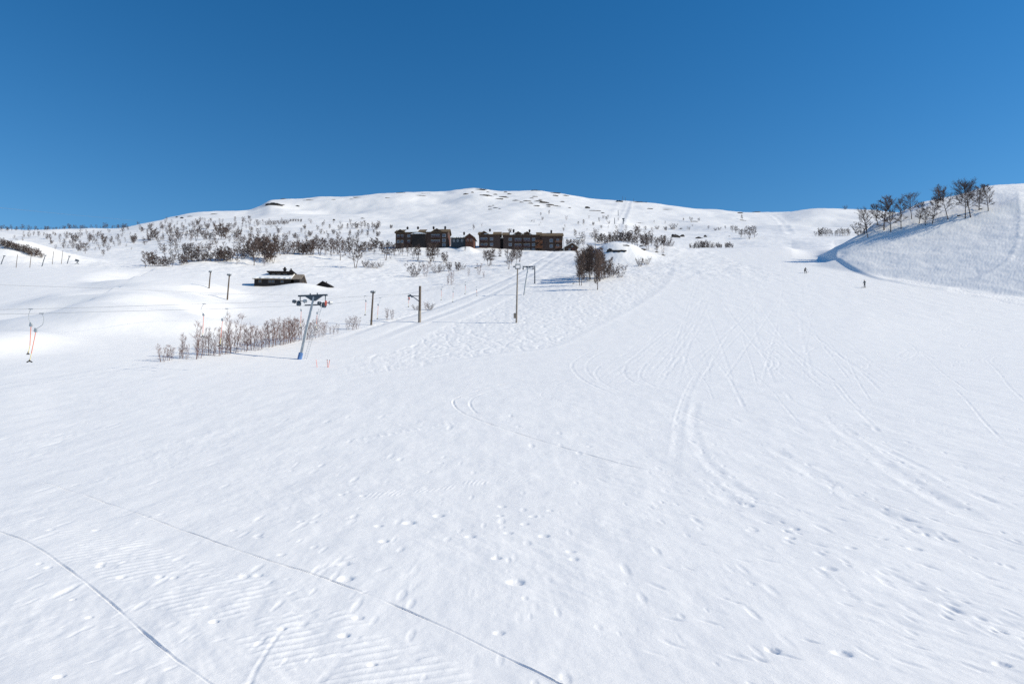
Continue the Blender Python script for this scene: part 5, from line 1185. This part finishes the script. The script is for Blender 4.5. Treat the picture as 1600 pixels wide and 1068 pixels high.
# cables
def cable(P, rad, label, sag=0.0):
    m = MB(); pts = []
    for a, b in zip(P[:-1], P[1:]):
        for i in range(8): pts.append(a.lerp(b, i / 8))
    pts.append(P[-1]); c = pts[0].copy(); m.tube([p - c for p in pts], rad, 5)
    o = m.link('cable', M['cable'], None); o.location = c; return tag(o, label, 'cable')
def wirepts(L): return [at(px, r, lift_y(px) + d) for px, r, d in L]
cable(wirepts([(-140, 485.2, .8), (0, 483.5, .8), (48, 482.7, .8), (160, 479.6, .8), (319, 474.3, .8), (461, 470.5, .8), (478, 470.0, .8)]) + [at(560, 463, 88), at(638, 458.5, 108), at(727, 440, 128), at(817, 418.5, 143.5), at(903, 368, 300)], 0.010, 'haul cable running over the left wheels of the leaning steel tower')
cable(wirepts([(-140, 492.6, -.8), (0, 490.7, -.8), (65, 489.5, -.8), (160, 486.8, -.8), (354, 482, -.8), (505, 476.2, -.8)]) + [at(594, 465, 92), at(700, 449.5, 122), at(833, 418.5, 143.5), at(909, 368, 300)], 0.010, 'haul cable running over the right wheels of the leaning steel tower')
cable([at(-60, 443, 60), at(0, 445, 64), at(160, 450.3, 76), at(320, 457, 88), at(480, 462, 98), at(580.5, 464, 106)], 0.012, 'thin wire crossing the terrain park to the dark lamp pole')
cable([at(-60, 317.5, 150), at(0, 324.5, 180), at(120, 336.3, 280), at(236, 347, 520), at(262, 349, 730)], 0.028, 'faint overhead wire against the blue sky at the low ridge')

# tow hangers
HMAT = dict(arm=M['steel_dark'])
def hanger(top, bow, reel, rope_end, bar, d, label, bw=0.34, two=False, rr=0.095, style='steel'):
    R0 = at(reel[0], reel[1], d); t = thing('tow_hanger', label, 'tow hanger', R0, 0, 'tow hangers on the lift cables'); k = d / F
    q = lambda a: at(a[0], a[1], d) - R0
    P = [q(top)] + [q(b) for b in bow] + [Vector((0, 0, 0.1))]
    S = []
    PP = [P[0] * 2 - P[1]] + P + [P[-1] * 2 - P[-2]]
    for i in range(1, len(PP) - 2):
        for j in range(5):
            tt = j / 5; a, b, c, e = PP[i - 1:i + 3]
            S.append(0.5 * ((2 * b) + (c - a) * tt + (2 * a - 5 * b + 4 * c - e) * tt * tt + (3 * b - a - 3 * c + e) * tt ** 3))
    S.append(P[-1])
    m = MB(); m.tube(S, 0.017, 6); m.tube([P[0] - Vector((0.14, 0, 0)), P[0] + Vector((0.16, 0, 0))], 0.035, 6); m.link('curved_arm', M[style], t)
    m = MB(); m.tube([(0, -0.06, 0), (0, 0.06, 0)], rr, 14); m.box((-0.03, 0, 0.1), (0.1, 0.1, 0.14)); m.link('rope_reel', M[style], t)
    e = q(rope_end); b = q(bar)
    m = MB(); m.tube([Vector((0, 0, -rr)), e], 0.022, 5); m.link('orange_rope', M['orange'], t)
    m = MB(); m.tube([e, b], 0.018, 5); m.link('yellow_rope', M['yellow'], t)
    m = MB(); m.tube([b + Vector((-bw / 2, 0, -0.02)), b + Vector((0, 0, 0.06)), b + Vector((bw / 2, 0, -0.02))], [0.035, 0.05, 0.035], 8); m.tube([b, b + Vector((0, 0, 0.16))], 0.03, 6); m.link('tow_bar', M['black'], t)
hanger((48, 482.7), [(45, 491), (45.3, 499)], (48.5, 508), (46.8, 540), (43.8, 553), lift_y(48), 'nearest tow hanger on the upper cable with its bar tucked up', 0.16, rr=0.10)
hanger((65, 489.5), [(68.3, 496), (67, 506), (61, 511)], (56, 516.5), (49, 552), (46, 565), lift_y(65) - 1.6, 'nearest tow hanger on the lower cable, its black bar lowest of all', 0.34, rr=0.10)
hanger((318.7, 474.5), [(314.5, 481), (315, 487)], (318, 492), (317, 520), (316.3, 526), lift_y(318) + .6, 'tow hanger in front of the dark thick stemmed sapling')
hanger((354, 482), [(355.5, 488), (352, 495)], (347.5, 500), (345, 527), (344, 540), lift_y(350) - .6, 'tow hanger reaching down among the saplings of the thicket')
hanger((466.5, 476), [(468, 480)], (470.6, 485), (469.8, 505), (469.3, 512), 80, 'tow hanger behind the leaning tower on its far side of the mast', 0.3)
hanger((502.5, 480), [(500.5, 486)], (495.6, 489.5), (494.4, 506), (493.8, 515), 81, 'tow hanger behind the leaning tower beside its ladder', 0.3)
hanger((570.6, 462), [(569.6, 466)], (571.8, 470.5), (571, 485), (570.4, 492), 89, 'tow hanger before the dark lamp pole, its bar over the gully', 0.22)
hanger((594, 465), [(593.5, 471)], (591, 476.5), (590, 491), (589.5, 498.3), 92, 'tow hanger just behind the dark lamp pole', 0.22)
hanger((638.4, 459), [(637.4, 464)], (638.2, 467.5), (638.3, 474), (638.2, 479.4), 109, 'tow hanger close at the bracket arm of the thick wooden pole', 0.22, rr=0.13)
hanger((691, 448), [(690, 450)], (689.5, 452.3), (689.6, 463), (689.2, 468.8), 120, 'first small tow hanger uphill of the thick wooden pole', 0.2, rr=0.1)
hanger((709, 450), [(708.5, 453)], (708, 456), (707.7, 465), (707.3, 471.8), 124, 'second small tow hanger uphill of the thick wooden pole', 0.2, rr=0.1)
hanger((727.5, 440.5), [(727, 443)], (727.2, 445.3), (727, 453), (726.4, 459.3), 128, 'third small tow hanger uphill of the thick wooden pole', 0.2, rr=0.1)
hanger((744.5, 448), [(744, 450)], (744.6, 452.6), (745.2, 458), (745, 461.8), 130, 'fourth small tow hanger, nearest to the tall light mast', 0.2, rr=0.10)

# ------------------------------------------------------------------ people
def person_mat(name, top, legs, zsplit, head=(0.45, 0.27, 0.2), zneck=9):
    m, nt, b = new_mat(name)
    tc = nt.nodes.new('ShaderNodeTexCoord'); sp = nt.nodes.new('ShaderNodeSeparateXYZ'); rp = nt.nodes.new('ShaderNodeValToRGB'); rp.color_ramp.interpolation = 'CONSTANT'
    mr = nt.nodes.new('ShaderNodeMath'); mr.operation = 'DIVIDE'; mr.inputs[1].default_value = 2.0
    nt.links.new(tc.outputs['Object'], sp.inputs['Vector']); nt.links.new(sp.outputs['Z'], mr.inputs[0]); nt.links.new(mr.outputs[0], rp.inputs['Fac'])
    e = rp.color_ramp.elements; e[0].position = 0; e[0].color = (*legs, 1); e[1].position = zsplit / 2; e[1].color = (*top, 1)
    x = e.new(min(zneck / 2, 0.999)); x.color = (*head, 1)
    nt.links.new(rp.outputs['Color'], b.inputs['Base Color']); b.inputs['Roughness'].default_value = 0.8
    return m

def person(p, rz, J, label, bm_, hat, hatcol, skis=True, group=None, s=1.0):
    """J: joint name -> (x, y, z); one skinned body"""
    t = thing('person', label, 'person', p, rz, group); t.scale = (s, s, s)
    names = list(J); idx = {n: i for i, n in enumerate(names)}
    E = [('hip', 'waist'), ('waist', 'chest'), ('chest', 'neck'), ('neck', 'head'), ('head', 'crown_'), ('chest', 'shl'), ('shl', 'ell'), ('ell', 'wrl'), ('wrl', 'hal'), ('chest', 'shr'), ('shr', 'elr'), ('elr', 'wrr'), ('wrr', 'har'),
         ('hip', 'hil'), ('hil', 'knl'), ('knl', 'anl'), ('anl', 'tol'), ('hip', 'hir'), ('hir', 'knr'), ('knr', 'anr'), ('anr', 'tor')]
    RAD = dict(hip=.15, waist=.14, chest=.17, neck=.06, head=.10, crown_=.085, sh=.075, el=.058, wr=.042, ha=.048, hi=.10, kn=.075, an=.058, to=.05)
    me = bpy.data.meshes.new('body'); me.from_pydata([J[n] for n in names], [(idx[a], idx[b]) for a, b in E], []); me.materials.append(bm_)
    o = put('body', me, t)
    sk = o.modifiers.new('skin', 'SKIN'); sk.use_smooth_shade = True
    for n in names:
        r = RAD.get(n, RAD.get(n[:2], .06)); me.skin_vertices[0].data[idx[n]].radius = (r, r)
    me.skin_vertices[0].data[idx['hip']].use_root = True
    sb = o.modifiers.new('sub', 'SUBSURF'); sb.levels = sb.render_levels = 2
    hp = Vector(J['head']); m = MB()
    ring = [(0.128, 0.03), (0.135, 0.07), (0.115, 0.13), (0.06, 0.175), (0.01, 0.185)]
    m.tube([hp + Vector((0, 0, z)) for r, z in ring], [r for r, z in ring], 14); m.link('hat', hat, t, True)
    if skis:
        for a in ('l', 'r'):
            f = Vector(J['an' + a]); g = Vector(J['to' + a]); d = (g - f); d.z = 0; d.normalize(); m = MB()
            b = f + d * 0.1; b.z = min(f.z, g.z) - 0.075
            pr = [b - d * 0.75, b + d * 0.8, b + d * 0.95 + Vector((0, 0, 0.09))]
            w_ = Vector((-d.y, d.x, 0)) * 0.045
            vs = [c + s_ * w_ + Vector((0, 0, h)) for c in pr for s_ in (-1, 1) for h in (0, 0.022)]
            m.add(vs, [(0, 4, 6, 2), (1, 3, 7, 5), (0, 1, 5, 4), (2, 6, 7, 3), (4, 8, 10, 6), (5, 7, 11, 9), (4, 5, 9, 8), (6, 10, 11, 7), (0, 2, 3, 1), (8, 9, 11, 10)]); m.link('ski', M['black'], t)
    return t
STAND = dict(hip=(0, 0, .95), waist=(0, .0, 1.1), chest=(0.02, 0.02, 1.36), neck=(0.02, 0.03, 1.52), head=(0.02, 0.05, 1.62), crown_=(0.02, .05, 1.74), shl=(-.2, 0, 1.42), ell=(-.27, .06, 1.15), wrl=(-.25, .24, 1.0), hal=(-.24, .31, .97),
             shr=(.2, 0, 1.42), elr=(.28, .06, 1.16), wrr=(.27, .25, 1.02), har=(.26, .32, 1.0), hil=(-.1, 0, .9), knl=(-.11, .07, .5), anl=(-.12, -.02, .1), tol=(-.12, .18, .07), hir=(.1, 0, .9), knr=(.12, .07, .5), anr=(.13, -.02, .1), tor=(.13, .18, .07))
CROUCH = dict(hip=(0, -.18, .55), waist=(0, -.12, .68), chest=(0, .05, .92), neck=(0, .14, 1.05), head=(0, .2, 1.13), crown_=(0, .22, 1.25), shl=(-.2, .04, .97), ell=(-.33, .2, .78), wrl=(-.3, .4, .7), hal=(-.29, .47, .68),
              shr=(.2, .04, .97), elr=(.33, .2, .78), wrr=(.3, .4, .7), har=(.29, .47, .68), hil=(-.12, -.16, .52), knl=(-.2, .2, .45), anl=(-.2, -.02, .1), tol=(-.2, .18, .07), hir=(.12, -.16, .52), knr=(.2, .2, .45), anr=(.2, -.02, .1), tor=(.2, .18, .07))
pm1 = person_mat('grey_jacket_dark_trousers', (0.16, 0.17, 0.17), (0.035, 0.035, 0.042), 0.92, zneck=1.53)
pm2 = person_mat('black_ski_clothes', (0.022, 0.022, 0.028), (0.03, 0.03, 0.036), 0.6, zneck=1.06)
pm3 = person_mat('dark_ski_clothes', (0.025, 0.025, 0.032), (0.022, 0.022, 0.028), 0.9, zneck=1.53)
person(ground(1351.3, 449.3, dmax=200), R(120), STAND, 'skier in a grey jacket and dark trousers standing on the open piste', pm1, M['pole_grey'], None, s=1.0)
person(ground(1258.3, 426.3, dmax=225), R(185), CROUCH, 'skier in black crouching low on the upper piste', pm2, M['black'], None, s=1.12)
person(ground(1350.5, 366, dmax=230), R(100), STAND, 'dark clad skier at the open end of the shaded bank, away from the birch trunk', pm3, M['black'], None, s=1.0)
person(ground(1354.2, 363.5, dmax=230), R(80), STAND, 'dark clad skier right against the trunk of the lowest birch', pm3, M['black'], None, s=1.0)
